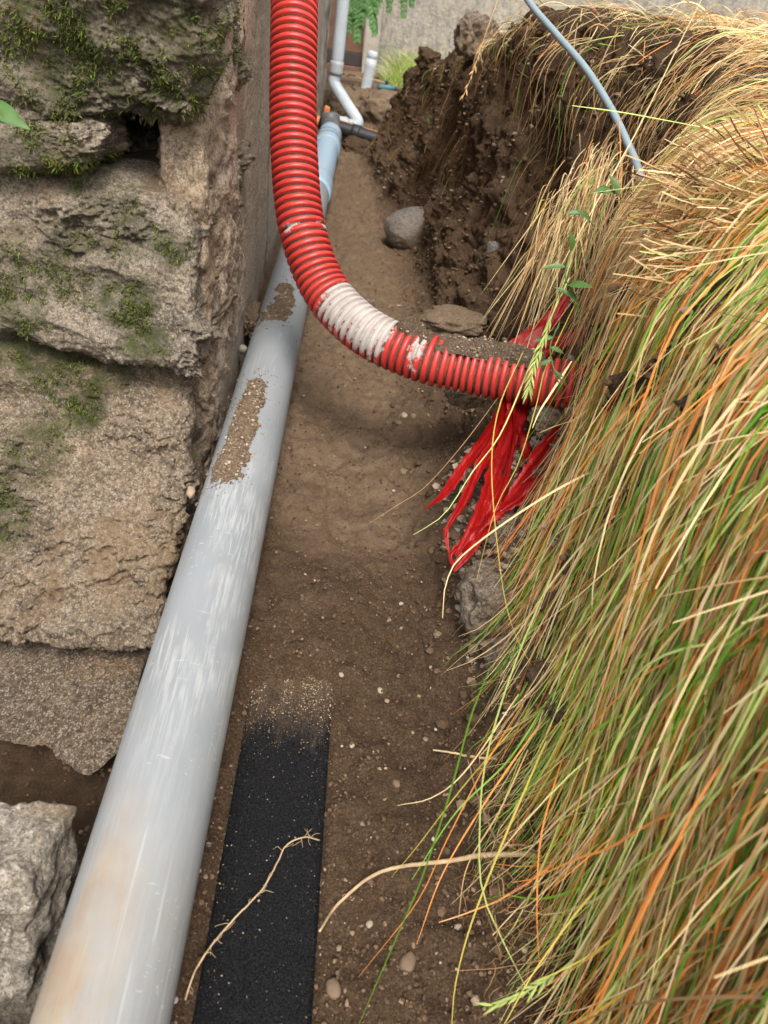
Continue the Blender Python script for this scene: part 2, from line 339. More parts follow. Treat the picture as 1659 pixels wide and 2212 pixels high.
# shallow trodden dips on the floor, soil heaped over the fabric-wrapped drain
D += .014*np.exp(-((GB[..., 0]+.015)/.07)**2)*sstep(.62, .74, GB[..., 1])*(1-sstep(.8, 1.05, GB[..., 1]))*floorw
D += .016*np.exp(-((GB[..., 0]+.088)/.022)**2)*(.35+np.clip(fbm(GB, 9, 3, .5, 64.), -.35, 1))*floorw
D -= .010*np.exp(-((GB[..., 0]-.06)/.09)**2-((GB[..., 1]-1.05)/.14)**2)*floorw
fm = np.exp(-(np.abs(GB[..., 0]+.0145)/.070)**6)*(1-sstep(.63, .72, GB[..., 1]))*floorw; D = D*(1-fm)-.010*fm*(np.abs(GB[..., 0]+.0145) < .06)
GT = GB+NBASE*(D*near)[..., None]; NT = grid_normals(GT)
HUM_SHADE = (sstep(8.6, 10.4, VPAR+.9*fbm(GB, 4, 3, .5, 2.))*(1-.6*sstep(12.5, 13.5, VPAR))+.0*GB[..., 0])*(1-sstep(4.8, 5.2, YR))[:, None]  # dark topsoil on the upper bank, also painting in contrast the flat light lacks
HUM_SHADE = np.maximum(HUM_SHADE, .8*(1-sstep(2.6, 3.6, VPAR))[None]*(YR < 1.1)[:, None])  # same dark tone on the ditch soil left of the pipe
ground = mesh_np('ground', GT.reshape(-1, 3), grid_faces(len(YR), len(VPAR)), soil, attrs={'humus_shade': HUM_SHADE.ravel(), 'dry': (sstep(.75, 1.25, GB[..., 1]+.25*fbm(GB, 5, 3))*floorw*(1-.5*sstep(5.2, 6.3, VPAR))).ravel(),
    'stony': (np.exp(-((GB[..., 1]-.92)/.24)**2)*sstep(6.6, 7.3, VPAR)*(1-sstep(9.2, 10., VPAR))).ravel()})
ground['kind'] = 'structure'
def ground_pick(n, y0, y1, v0, v1, power=1.):
    """random points on the ground between rows y0..y1 and section params v0..v1, with normals"""
    ri = np.where((YR >= y0) & (YR <= y1))[0]; ci = np.where((VPAR >= v0) & (VPAR <= v1))[0]
    a = np.linalg.norm(np.cross(np.gradient(GT, axis=0), np.gradient(GT, axis=1)), axis=2)[np.ix_(ri, ci)]
    a = a*(1/np.maximum(.3, GT[np.ix_(ri, ci)][..., 1])**power); k = RNG.choice(a.size, n, p=(a/a.sum()).ravel())
    r, c = ri[k//len(ci)], ci[k % len(ci)]; jit = RNG.normal(0, .0025, (n, 3)); return GT[r, c]+jit, NT[r, c]
def ground_z(x, y):
    r = np.argmin(abs(YR-y)); c = np.where(VPAR < 12.5)[0]; k = c[np.argmin(abs(GT[r, c, 0]-x))]; return GT[r, k, 2]

# ================================================================== HOUSE WALL (runs along the trench on the left)
WX = -.222
m, nt, p = newmat('stucco'); b = NB(nt)
sy = b.n('ShaderNodeSeparateXYZ'); b.l(b.pos(), sy.inputs[0])
col = b.mix(b.ramp(b.noise(5, 5, .6), [(.35, 0.), (.65, 1.)]), (.56, .44, .32), (.62, .50, .375))
rough_f = b.attr('rough')
col = b.mix(rough_f, col, b.ramp(b.noise(22, 6, .7), [(.30, (.32, .23, .155)), (.5, (.50, .385, .275)), (.72, (.62, .51, .39))]))
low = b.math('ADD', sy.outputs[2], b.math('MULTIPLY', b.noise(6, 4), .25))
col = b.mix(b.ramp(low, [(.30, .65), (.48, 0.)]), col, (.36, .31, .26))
col = b.mix(b.ramp(b.noise(5, 5, .7, b.pos((1, 1.2, .25))), [(.57, 0.), (.72, .5)]), col, (.22, .18, .145))
col = b.mix(b.ramp(b.noise(170, 4, .7), [(.36, .75), (.52, 0.)]), col, (.12, .09, .065))
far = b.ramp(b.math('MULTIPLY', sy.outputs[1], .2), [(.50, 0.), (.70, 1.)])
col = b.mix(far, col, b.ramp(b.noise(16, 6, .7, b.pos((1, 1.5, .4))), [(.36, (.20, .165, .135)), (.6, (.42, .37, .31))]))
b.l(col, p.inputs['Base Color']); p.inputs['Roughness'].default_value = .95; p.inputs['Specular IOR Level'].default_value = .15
n1 = b.bump(b.noise(150, 5, .75), 1., .006); n2 = b.bump(b.vor(330), .7, .002, n1); b.l(n2, p.inputs['Normal'])
stucco = m
house = empty('house_wall', (WX, 1.0, 0), 'long tan stucco house wall running along the left side of the trench', 'wall')
yw = np.concatenate([np.arange(1.21, 2.2, .006), np.arange(2.2, 5.25, .02)]); zw = np.concatenate([np.arange(-.3, .95, .0065), np.linspace(.95, 2.6, 22)])
Y, Z = np.meshgrid(yw, zw, indexing='ij'); P = np.stack([np.full_like(Y, WX), Y, Z], -1)
rgh = 1-sstep(1.40, 1.62, Y+.10*fbm(P, 4, 3, .5, 3.)+.10*(Z-.4))
dx = .004*fbm(P, 5, 3)+.0016*fbm(P, 60, 3, .6)+rgh*(.009*fbm(P, 13, 4, .55, 8.)+.006*fbm(P, 55, 4, .65, 2.)+.004)-.035*(1-sstep(1.21, 1.31, Y+.02*fbm(P, 20, 2)))
dx += .018*(1-sstep(1.96, 2.04, Y+.35*np.clip(.42-Z, 0, .3)+.012*fbm(P, 9, 2)))-.012     # the thicker render coat ends in a ragged step
dx += np.where(Y > 4.3, .012*fbm(P*[1, 1, .5], 9, 4, .6, 4.), 0)
P[..., 0] += dx; P[..., 0] = np.where(Z < .16, np.minimum(P[..., 0], WX+.006), P[..., 0])
F = grid_faces(len(yw), len(zw))
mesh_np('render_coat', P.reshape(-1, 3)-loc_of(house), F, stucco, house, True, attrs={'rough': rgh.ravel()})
V, F = box_geo((-1.2, 1.80, -.4), (WX-.03, 5.25, 2.58)); mesh_np('wall_core', np.array(V)-loc_of(house), F, plain('core_masonry', (.3, .25, .2), .95, .3, 8, bump=.01), house, False)

# ================================================================== ROUGH STONE CORNER OF THE FOUNDATION
wall = empty('stone_wall', (-.35, 1.0, 0), 'rough granite stone wall corner with moss, left of the grey pipe', 'wall')
YA, YB = 1.13, 1.12
def E(px, py, y, rx, rz, s=1.): return (aty((px, py), y), rx, rz, s)
mossA = [E(120, 70, YA, .075, .06), E(330, 30, YA, .07, .04, .9), E(400, 130, YA, .05, .07, .8), E(170, 190, YA, .09, .05, .9), E(300, 170, YA, .07, .08, .8), E(140, 275, YA, .05, .03, .8), E(20, 130, YA, .06, .05, .6)]
mossB = [E(280, 640, YB, .05, .045, 1), E(150, 560, YB, .06, .06, .7), E(330, 720, YB, .04, .03, 1), E(360, 540, YB, .03, .03, .8), E(40, 620, YB, .06, .08, .7), E(150, 370, YB, .04, .04, .9), E(240, 500, YB, .06, .05, .6)]
YC1, YC2 = 1.03, .80
mossC = [E(60, 800, YC1, .10, .045, 1), E(200, 850, YC1, .05, .03, .9), E(150, 930, .99, .035, .035, 1.2), E(60, 1000, .96, .05, .05, .8), E(10, 1120, .92, .04, .06, .8), E(120, 880, 1., .06, .05, .7)]
bk = (0, .42, .0)
STW = []
def blk(px4, ys, mat, seed, moss, **k):
    fr = [aty(pp, yy) for pp, yy in zip(px4, ys)]; o, W, N = hexblock('stone', fr, k.pop('depth', bk), mat, wall, seed, moss=moss, **k); STW.append((W, N, moss)); return o
blk([(-60, 300), (440, 268), (-60, -330), (452, -330)], [YA]*4, granite, 2., mossA, n=(130, 44, 150), r=.2, amp=(.022, .0125, .005))['label'] = 'uppermost mossy granite block'
blk([(-60, 720), (428, 835), (-60, 340), (436, 400)], [YB-.04, YB-.07, YB+.03, YB+.05], granite, 14., mossB, n=(130, 44, 120), r=.2, amp=(.021, .012, .005))['label'] = 'middle granite block below the dark hole'
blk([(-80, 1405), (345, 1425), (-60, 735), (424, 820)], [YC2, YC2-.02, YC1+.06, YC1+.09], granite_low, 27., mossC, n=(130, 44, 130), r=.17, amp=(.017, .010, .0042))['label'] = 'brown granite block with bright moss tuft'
blk([(-90, 1600), (228, 1765), (-60, 1385), (345, 1392)], [.69, .565, .88, .84], granite_shaded, 41., [], n=(110, 40, 60), r=.5, amp=(.018, .008, .003))['label'] = 'lowest earthy block resting on soil'
blk([(-60, 390), (212, 372), (-60, 255), (205, 268)], [YB+.0, YB+.0, YB, YB], granite, 55., [E(60, 330, YB, .08, .05, .6), E(150, 360, YB, .05, .03, .8)], n=(70, 30, 50), r=.45, amp=(.012, .008, .003), depth=(0, .2, 0))['label'] = 'pale mortar lump closing the left of the hole'
# soil washed onto the ledge inside the hole, and rubble behind it
m_, W_, N_ = hexblock('ledge_soil', [aty((215, 420), 1.15), aty((440, 460), 1.15), aty((225, 372), 1.24), aty((440, 345), 1.27)], (0, .25, .02), drysoil, wall, 63., n=(60, 24, 24), r=.5, amp=(.008, .006, .003)); tag(m_, 'dry soil on the ledge in front of the hole')
hexblock('backing_masonry', [(-.95, 1.56, -.4), (WX-.035, 1.56, -.4), (-.95, 1.56, 1.3), (WX-.035, 1.56, 1.3)], (0, .3, 0), granite_low, wall, 71., n=(30, 8, 40), r=.1)
mo_, W_, N_ = hexblock('mortar', [(-.30, 1.185, -.25), (WX+.004, 1.185, -.25), (-.285, 1.185, 1.25), (WX+.004, 1.185, 1.25)], (0, .25, 0), mortar, wall, 77., n=(20, 40, 230), r=.25, amp=(.008, .009, .005)); tag(mo_, 'crumbly brown mortar beside the stone corner')
# moss cushions
gm, gnt, gp = newmat('moss'); b = NB(gnt); b.l(b.attr('col', 'Color'), gp.inputs['Base Color']); gp.inputs['Roughness'].default_value = .9; gp.inputs['Specular IOR Level'].default_value = .1
MP, MN = [], []
for W, N, ell in STW:
    if not ell: continue
    w = ellip_mask(W, ell)*sstep(.0, .35, fbm(W, 26, 3, .6, 6.)+.05)*(N[:, 1] < .3)*(W[:, 0] > -.62)
    w = w*np.where(W[:, 2] > .85, .3, 1); n = int(min(11000, w.sum()*1.9))
    k = RNG.choice(len(W), n, p=w/w.sum()); MP.append(W[k]); MN.append(N[k])
MP = np.vstack(MP); MN = np.vstack(MN); k = len(MP)
dirv = MN*.7+RNG.normal(0, .55, (k, 3))+[0, 0, .25]; dirv /= np.linalg.norm(dirv, axis=1)[:, None]
Lm = RNG.uniform(.003, .0095, k); t = np.linspace(0, 1, 3)[None, :, None]
SP = MP[:, None]+RNG.normal(0, .002, (k, 1, 3))+dirv[:, None]*Lm[:, None, None]*t+np.array([0, 0, -.3])*(t**2)*Lm[:, None, None]
pal = np.array([(.05, .06, .012), (.085, .11, .018), (.12, .15, .03), (.055, .075, .02), (.10, .085, .03)])
mc = pal[RNG.integers(0, 5, k)]*RNG.uniform(.7, 1.3, (k, 1))
moss_o = ribbons('moss', SP, RNG.uniform(.0012, .0026, k), RNG.normal(size=(k, 3)), mc, gm, wall); tag(moss_o, 'dark green moss tufts', kind='stuff')

# loose rocks in front of the wall
lr, _, _ = hexblock('loose_rock', [(-.52, .235, -.24), (-.245, .265, -.24), (-.52, .325, .12), (-.232, .345, .072)], (.0, .13, -.025), granite_pale, None, 93., n=(80, 44, 80), r=.22, amp=(.022, .007, .003)); tag(lr, 'large pale granite rock wedged left of the pipe', 'rock')
lr, _, _ = hexblock('loose_rock', [(-.40, .10, -.2), (-.225, .11, -.2), (-.40, .15, .03), (-.222, .16, .025)], (.0, .085, -.01), granite_pale, None, 101., n=(60, 30, 60), r=.3, amp=(.016, .006, .003)); tag(lr, 'smaller pale rock cut off by the bottom left corner', 'rock')

# ================================================================== GREY DRAIN PIPE
PX, PZ, PR = -.1405, .088, .0565
m, nt, p = newmat('grey_pvc'); b = NB(nt)
sep = b.n('ShaderNodeSeparateXYZ'); b.l(b.pos(), sep.inputs[0]); yy = sep.outputs[1]
col = b.mix(b.ramp(b.noise(9, 4, .6, b.pos((1, .4, 1))), [(.35, 0.), (.65, 1.)]), (.215, .232, .244), (.26, .277, .288))
chalk_y = b.ramp(b.math('MULTIPLY', yy, .5), [(.22, .25), (.29, 1.), (.46, 1.), (.56, .12)])
st1 = b.ramp(b.noise(170, 4, .65, b.pos((1.5, .09, 1.5), (0, 0, .22))), [(.46, 0.), (.58, .85)])
st2 = b.ramp(b.noise(150, 3, .6, b.pos((1.2, .07, 1.2), (0, 0, -.15))), [(.58, 0.), (.64, 1.)])
blot = b.ramp(b.noise(11, 5, .65, b.pos((1, .4, 1))), [(.38, 0.), (.48, 1.)])
chalk = b.math('MULTIPLY', b.math('MAXIMUM', b.math('MULTIPLY', st1, .95), b.math('MULTIPLY', st2, .8)), b.math('MULTIPLY', blot, chalk_y))
col = b.mix(b.math('MULTIPLY', chalk, .6), col, (.43, .435, .42))
scr2 = b.math('MULTIPLY', b.ramp(b.noise(260, 2, .5, b.pos((.12, .9, .9), (0, 0, .9))), [(.66, 0.), (.69, .5)]), b.ramp(b.noise(8, 3), [(.5, 0.), (.6, 1.)])); col = b.mix(scr2, col, (.46, .47, .47))
scr = b.ramp(b.noise(220, 2, .5, b.pos((1., .03, 1.), (0, 0, .07))), [(.655, 0.), (.70, .22)]); col = b.mix(scr, col, (.55, .57, .58))
near_y = b.ramp(yy, [(.22, 1.), (.34, .85), (.45, .10), (.9, .0)])
stain = b.math('MULTIPLY', b.math('MULTIPLY', near_y, b.ramp(sep.outputs[0], [(0., 0.), (1., 0.)]) if False else b.ramp(b.math('ADD', sep.outputs[0], 1.), [(.845, .9), (.885, .15)])), b.ramp(b.noise(9, 7, .7, b.pos((1, .5, 1), (0, 0, .1))), [(.38, 0.), (.56, 1.)]))
col = b.mix(b.math('MULTIPLY', stain, .85), col, b.ramp(b.noise(30, 4), [(.35, (.29, .19, .10)), (.65, (.33, .255, .17))]))
film = b.ramp(b.noise(28, 7, .78), [(.52, 0.), (.72, .32)]); col = b.mix(film, col, (.27, .23, .18))
b.l(col, p.inputs['Base Color']); b.l(b.mix(b.math('MAXIMUM', chalk, stain), .5, .85), p.inputs['Roughness'])
p.inputs['Specular IOR Level'].default_value = .28
b.l(b.bump(b.math('ADD', b.math('MULTIPLY', chalk, .6), b.noise(200, 3, .6, b.pos((1, .1, 1)))), .25, .001), p.inputs['Normal'])
pvc = m
def pipe_z(y): return PZ+.004*np.sin(y*1.7+.3)
ys = np.linspace(-.6, 2.98, 150); path = np.stack([PX+.0015*np.sin(ys*2.1), ys, pipe_z(ys)], 1)
grey = hollow('drain_pipe', path, PR, PR-.004, pvc, None, 56); tag(grey, 'long light grey plastic drain pipe lying along the wall', 'pipe')
m, nt, p = newmat('blue_pvc'); b = NB(nt)
b.l(b.mix(b.ramp(b.noise(20, 5, .65), [(.5, 0.), (.68, .7)]), (.30, .43, .55), (.42, .38, .33)), p.inputs['Base Color']); p.inputs['Roughness'].default_value = .4
ys = np.linspace(2.92, 4.16, 60); blue = empty('blue_pipe', (PX, 2.92, PZ), 'pale blue pipe section at the far end of the trench', 'pipe')
P2 = np.stack([np.full_like(ys, PX), ys, np.linspace(PZ, PZ-.02, 60)], 1)
hollow('barrel', P2, PR+.0015, PR-.003, m, blue, 40)
q = np.linspace(2.93, 3.10, 10); hollow('socket', np.stack([q*0+PX, q, q*0+PZ-.001], 1), np.array([.0595, .0625, .064, .064, .064, .064, .064, .064, .0625, .060]), .056, m, blue, 40)
q = np.linspace(3.78, 3.90, 8); hollow('collar', np.stack([q*0+PX, q, q*0+PZ-.015], 1), .0625, .058, m, blue, 40)
wire_m = plain('thin_wire', (.12, .11, .10), .5)
aa = np.linspace(0, 2*np.pi*2.2, 70); wp = np.stack([PX+.066*np.cos(aa), 3.85+.10*aa/10+.02*np.sin(aa*1.7), PZ-.014+.066*np.sin(aa)], 1)
wp = np.vstack([wp, wp[-1]+[.03, .10, .05], wp[-1]+[.0, .2, .03]])
tag(tube('binding_wire', crom(wp[::3], 90), .0012, wire_m, None, 6), 'thin wire wound round the blue pipe', 'wire')

# soil lying on the grey pipe
CRUST = []
def pipe_soil(name, y0, y1, a0, a1, h, seed, label, fr=16, bite=.55):
    """a skin of soil on the top of the pipe: angle a (radians, 0 = top, positive to the right)"""
    ny, na = int((y1-y0)/.0026), 46; yv = np.linspace(y0, y1, ny); u = np.linspace(-1, 1, na); Yg, U = np.meshgrid(yv, u, indexing='ij'); tt = (Yg-y0)/(y1-y0)
    mid = np.interp(tt, np.linspace(0, 1, len(a0)), a0); wid = np.interp(tt, np.linspace(0, 1, len(a1)), a1)
    P = np.stack([mid+wid*U, Yg, np.zeros_like(U)], -1); env = (1-U**2)*np.minimum(1, 7*tt*(1-tt))
    H = env*h*1.2+h*bite*fbm(P*[.06, 1, 1], fr, 4, .6, seed)+h*.3*fbm(P*[.06, 1, 1], 120, 3, .6, seed+4)-h*.38
    H = np.maximum(H, -.002); r = PR+.0004+H; A = mid+wid*U
    V = np.stack([PX+r*np.sin(A), Yg, pipe_z(Yg)+r*np.cos(A)], -1).reshape(-1, 3); F = grid_faces(ny, na); ok = (H.ravel()[F] > -.0019).any(1)
    o = tag(mesh_np(name, V, F[ok], drysoil), label, 'soil'); CRUST.append((o, V[(H > .0005).ravel()], 4.)); return o
pipe_soil('soil_heap', .95, 1.33, [-.30, -.20, -.12, -.05], [.62, .55, .42, .40], .0105, 3., 'long brown heap of soil lying on top of the grey pipe')
pipe_soil('soil_smear', 1.60, 1.86, [-.30, -.1, .05, -.2], [.6, .7, .45, .5], .0035, 9., 'smaller soil smear on the grey pipe close below the red conduit', 22, .9)
# short spill between wall and pipe
tag(boulder('soil_clod', (-.207, 1.66, .115), (.022, .06, .03), drysoil, 21, n=24, amp=.35, fine=.6), 'soil clod caught between house wall and grey pipe', 'soil')
tag(boulder('pebble', (-.204, 1.515, .108), (.009, .011, .009), granite_pale, 23, n=8, amp=.1), 'cream pebble lodged between wall and grey pipe', 'pebble')
tag(boulder('pebble', (-.212, .985, .10), (.007, .011, .009), plain('brown_pebble', (.30, .21, .14), .8), 24, n=8, amp=.2), 'brown stone chip stuck beside the stone corner and pipe', 'pebble')

# ================================================================== FABRIC-WRAPPED DRAIN
m, nt, p = newmat('black_felt'); b = NB(nt)
c0 = b.ramp(b.noise(500, 3, .7), [(.4, (.006, .006, .007)), (.7, (.026, .026, .028))]); sep = b.n('ShaderNodeSeparateXYZ'); b.l(b.pos(), sep.inputs[0])
dusty = b.math('ADD', sep.outputs[1], b.math('MULTIPLY', b.math('SUBTRACT', b.noise(60, 5, .7, b.pos((1, .25, 1))), .5), .16))
dustf = b.math('MULTIPLY', b.ramp(dusty, [(.585, 0.), (.69, 1.)]), b.ramp(b.noise(260, 4, .75), [(.38, .35), (.55, 1.)]))
b.l(b.mix(dustf, c0, (.15, .10, .062)), p.inputs['Base Color']); p.inputs['Roughness'].default_value = 1.; p.inputs['Specular IOR Level'].default_value = .05
b.l(b.bump(b.noise(420, 4, .75), .8, .003), p.inputs['Normal']); felt = m
ny, na = 220, 60; yv = np.linspace(-.3, .80, ny); an = np.linspace(-1.75, 1.75, na); Yg, A = np.meshgrid(yv, an, indexing='ij')
ct, sn = np.cos(A), np.sin(A); ex = .62; X = -.0145+.058*np.sign(sn)*np.abs(sn)**.45; top = .021-.045*sstep(.63, .78, Yg)
Zf = -.03+(top+.03)*np.sign(ct)*np.abs(ct)**.38; Pf = np.stack([X+.004*(Yg-.4), Yg, Zf], -1)
Pf[..., 2] += .0012*fbm(Pf, 30, 3)+.0016*np.cos(A*5+2*Yg); sock = mesh_np('wrapped_drain', Pf.reshape(-1, 3), grid_faces(ny, na), felt)
tag(sock, 'black felt wrapped drain half buried beside the grey pipe', 'drain')
sel = RNG.integers(0, ny*na, 9000); FP = Pf.reshape(-1, 3)[sel]+RNG.normal(0, .0012, (9000, 3)); FN = np.stack([sn.ravel()[sel], 0*sel, ct.ravel()[sel]], 1)
keep = (FP[:, 1] < .66) & (FP[:, 1] > .1); FP, FN = FP[keep], FN[keep]; k = len(FP)
d1 = RNG.normal(0, .8, (k, 3))+FN*.45; t = np.linspace(0, 1, 4)[None, :, None]; SPf = FP[:, None]+d1[:, None]*RNG.uniform(.001, .004, (k, 1, 1))*t+RNG.normal(0, .0006, (k, 4, 3))
fz = ribbons('felt_fibres', SPf, np.full(k, .00028), RNG.normal(size=(k, 3)), np.full((k, 3), .06), gm, sock); tag(fz, 'short loose fibres of the felt', kind='stuff')

# ================================================================== RED CORRUGATED CONDUIT
m, nt, p = newmat('red_conduit'); b = NB(nt)
col = b.mix(b.ramp(b.noise(12, 4), [(.3, 0.), (.7, 1.)]), (.44, .026, .019), (.52, .042, .031))
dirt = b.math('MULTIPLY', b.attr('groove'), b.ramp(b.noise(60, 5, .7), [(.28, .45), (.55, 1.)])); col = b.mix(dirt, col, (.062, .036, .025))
dust = b.ramp(b.noise(70, 6, .75), [(.60, 0.), (.74, .5)]); col = b.mix(dust, col, (.33, .2, .14))
lime = b.math('MULTIPLY', b.attr('lime'), 1.); lm = b.ramp(b.math('ADD', lime, b.math('MULTIPLY', b.math('SUBTRACT', b.noise(48, 6, .72), .5), 1.9)), [(.40, 0.), (.54, .95)])
col = b.mix(lm, col, b.ramp(b.noise(40, 4), [(.3, (.29, .265, .235)), (.7, (.42, .39, .36))]))
b.l(col, p.inputs['Base Color']); b.l(b.mix(b.math('MAXIMUM', lm, dirt), .42, .95), p.inputs['Roughness'])
b.l(b.bump(b.noise(300, 3, .7), .2, .001), p.inputs['Normal']); red = m
CR = .0435
ctrl = [atd((640, -330), 1.42), atd((637, -120), 1.38), atd((636, 30), 1.36), atd((633, 200), 1.36), atd((636, 340), 1.36), atd((652, 490), 1.36), atd((700, 622), 1.36), atd((785, 712), 1.335), atd((900, 768), 1.31), atd((1000, 794), 1.30), atd((1110, 815), 1.28), atd((1230, 834), 1.26), atd((1330, 850), 1.25)]
PITCH = .0136; cp = crom(ctrl, 4000); Ltot = np.linalg.norm(np.diff(cp, axis=0), axis=1).sum(); nr = int(Ltot/PITCH)
prof_s = np.array([0, .08, .18, .56, .66, .74]); prof_r = np.array([0., .0046, .0064, .0064, .0046, 0.])-.0064
sv = (np.arange(nr)[:, None]+prof_s[None]).ravel()/nr; rr = np.tile(prof_r, nr)+CR
cP = np.stack([np.interp(sv, np.linspace(0, 1, 4000), cp[:, k]) for k in range(3)], 1); Tn, Un, Wn = frames(crom(cP[::6], len(cP)))
na = 44; a = np.linspace(0, 2*np.pi, na, endpoint=False); ringdir = np.cos(a)[None, :, None]*Un[:, None]+np.sin(a)[None, :, None]*Wn[:, None]
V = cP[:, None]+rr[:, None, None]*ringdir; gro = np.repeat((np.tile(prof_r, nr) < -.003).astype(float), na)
arc = np.repeat(sv*Ltot, na); upz = ringdir[..., 2].ravel()
def arc_of(pt): return Ltot*np.argmin(np.linalg.norm(cp-pt, axis=1))/4000
s1, s2, s3, s4 = arc_of(atd((735, 660), 1.35)), arc_of(atd((835, 740), 1.32)), arc_of(atd((668, 500), 1.36)), arc_of(atd((905, 770), 1.31))
pv = V.reshape(-1, 3); facing = ((pv-np.repeat(cP, na, axis=0)) @ (np.array([.15, -.55, .8])))/CR
limev = np.clip(np.minimum((arc-s1+.035)/.03, (s2+.02-arc)/.015), 0, 1)*np.clip(.48+.6*facing-.22*gro, 0, 1)
limev = np.maximum(limev, np.clip(1.0-np.abs(arc-s3)/.018, 0, 1)*np.clip(1.5-np.abs(facing-.55)*5, 0, 1)*.75)
limev = np.maximum(limev, np.clip(.75-np.abs(arc-s4)/.03, 0, 1)*np.clip(.4+.8*facing, 0, 1))
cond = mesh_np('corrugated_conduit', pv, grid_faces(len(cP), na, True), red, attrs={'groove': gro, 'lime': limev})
tag(cond, 'red corrugated conduit hanging down and bending into the grassy bank', 'conduit')
# soil on top of the conduit
def conduit_soil(pa, pb, h, seed, label, w=.8, off=0.):
    sa, sb = arc_of(pa), arc_of(pb); n1, n2 = int((sb-sa)/.0028), 40; sg = np.linspace(sa, sb, n1); u = np.linspace(-1, 1, n2)
    C_ = np.stack([np.interp(sg/Ltot, np.linspace(0, 1, 4000), cp[:, k]) for k in range(3)], 1); T_ = np.gradient(C_, axis=0); T_ /= np.linalg.norm(T_, axis=1)[:, None]
    up = np.array([0, .1, 1.])-T_*(T_ @ np.array([0, .1, 1.]))[:, None]; up /= np.linalg.norm(up, axis=1)[:, None]; sd = np.cross(T_, up)
    A = u[None]*w+off; t = np.linspace(0, 1, n1)[:, None]; env = (1-u[None]**2)*np.minimum(1, 6*t*(1-t))
    base = C_[:, None]+CR*(np.cos(A)[..., None]*up[:, None]+np.sin(A)[..., None]*sd[:, None])
    H = env*h+h*.55*fbm(base, 24, 4, .6, seed)+h*.22*fbm(base, 140, 3, .6, seed)-h*.22; H = np.maximum(H, -.006)
    P = C_[:, None]+(CR+H)[..., None]*(np.cos(A)[..., None]*up[:, None]+np.sin(A)[..., None]*sd[:, None]); F = grid_faces(n1, n2); ok = (H.ravel()[F] > -.0059).any(1)
    o = tag(mesh_np('soil_crust', P.reshape(-1, 3), F[ok], drysoil_dark), label, 'soil'); CRUST.append((o, P.reshape(-1, 3)[(H > .001).ravel()], 5.)); return o
drysoil_dark = soil_mat('crust_soil', (.13, .09, .06), (.18, .13, .088), (.27, .20, .14), .5)
conduit_soil(atd((840, 740), 1.32), atd((930, 775), 1.31), .020, 5., 'dark soil lump on the bend of the red conduit', .75, -.05)
conduit_soil(atd((938, 778), 1.31), atd((1170, 822), 1.27), .014, 7., 'long crust of soil along the top of the red conduit', .85, -.05)

# ================================================================== RED WARNING TAPE
m, nt, p = newmat('red_film'); b = NB(nt)
b.l(b.ramp(b.noise(40, 4, .6, b.pos((1, 1, .25))), [(.3, (.36, .006, .008)), (.7, (.52, .016, .013))]), p.inputs['Base Color']); p.inputs['Roughness'].default_value = .42
tr = b.n('ShaderNodeBsdfTranslucent'); tr.inputs[0].default_value = (.42, .012, .012, 1); mx = b.n('ShaderNodeMixShader'); mx.inputs[0].default_value = .45
b.l(p.outputs[0], mx.inputs[1]); b.l(tr.outputs[0], mx.inputs[2]); b.l(mx.outputs[0], nt.nodes['Material Output'].inputs[0])
b.l(b.bump(b.noise(50, 4, .6, b.pos((1.5, 1.5, .2))), .8, .004), p.inputs['Normal']); film = m
tape = empty('warning_tape', atd((1110, 850), 1.28), 'torn red plastic warning tape hanging in strips below the conduit', 'warning tape')
def strip(pts, w, seed, parent, edge=.35):
    """pts (px, py, depth); w widths in metres"""
    P = crom([atd((a, c), d) for a, c, d in pts], 46); n = len(P); T, U, W = frames(P); t = np.linspace(0, 1, n); wv = 1.12*np.interp(t, np.linspace(0, 1, len(w)), w)
    view = np.array([.25, -.75, .6]); side = np.cross(T, view); side /= np.linalg.norm(side, axis=1)[:, None]; nrm = np.cross(side, T)
    tw = .7*noise(np.stack([t*3, t*0+seed, t*0], 1))+.3; side = side*np.cos(tw)[:, None]+nrm*np.sin(tw)[:, None]; cols = 9; u = np.linspace(-.5, .5, cols)
    rag = 1+edge*noise(np.stack([t*22, t*0+seed*3, t*0+2], 1)); rag2 = 1+edge*noise(np.stack([t*22, t*0+seed*5, t*0+7], 1))
    ww = np.where(u[None] < 0, rag[:, None], rag2[:, None])*wv[:, None]*u[None]
    fold = .22*wv[:, None]*noise(np.stack([np.repeat(u[None]*5, n, 0), np.repeat(t[:, None]*4, cols, 1), np.full((n, cols), seed)], -1))
    V = P[:, None]+side[:, None]*ww[..., None]+nrm[:, None]*fold[..., None]
    return mesh_np('strip', V.reshape(-1, 3)-loc_of(parent), grid_faces(n, cols), film, parent)
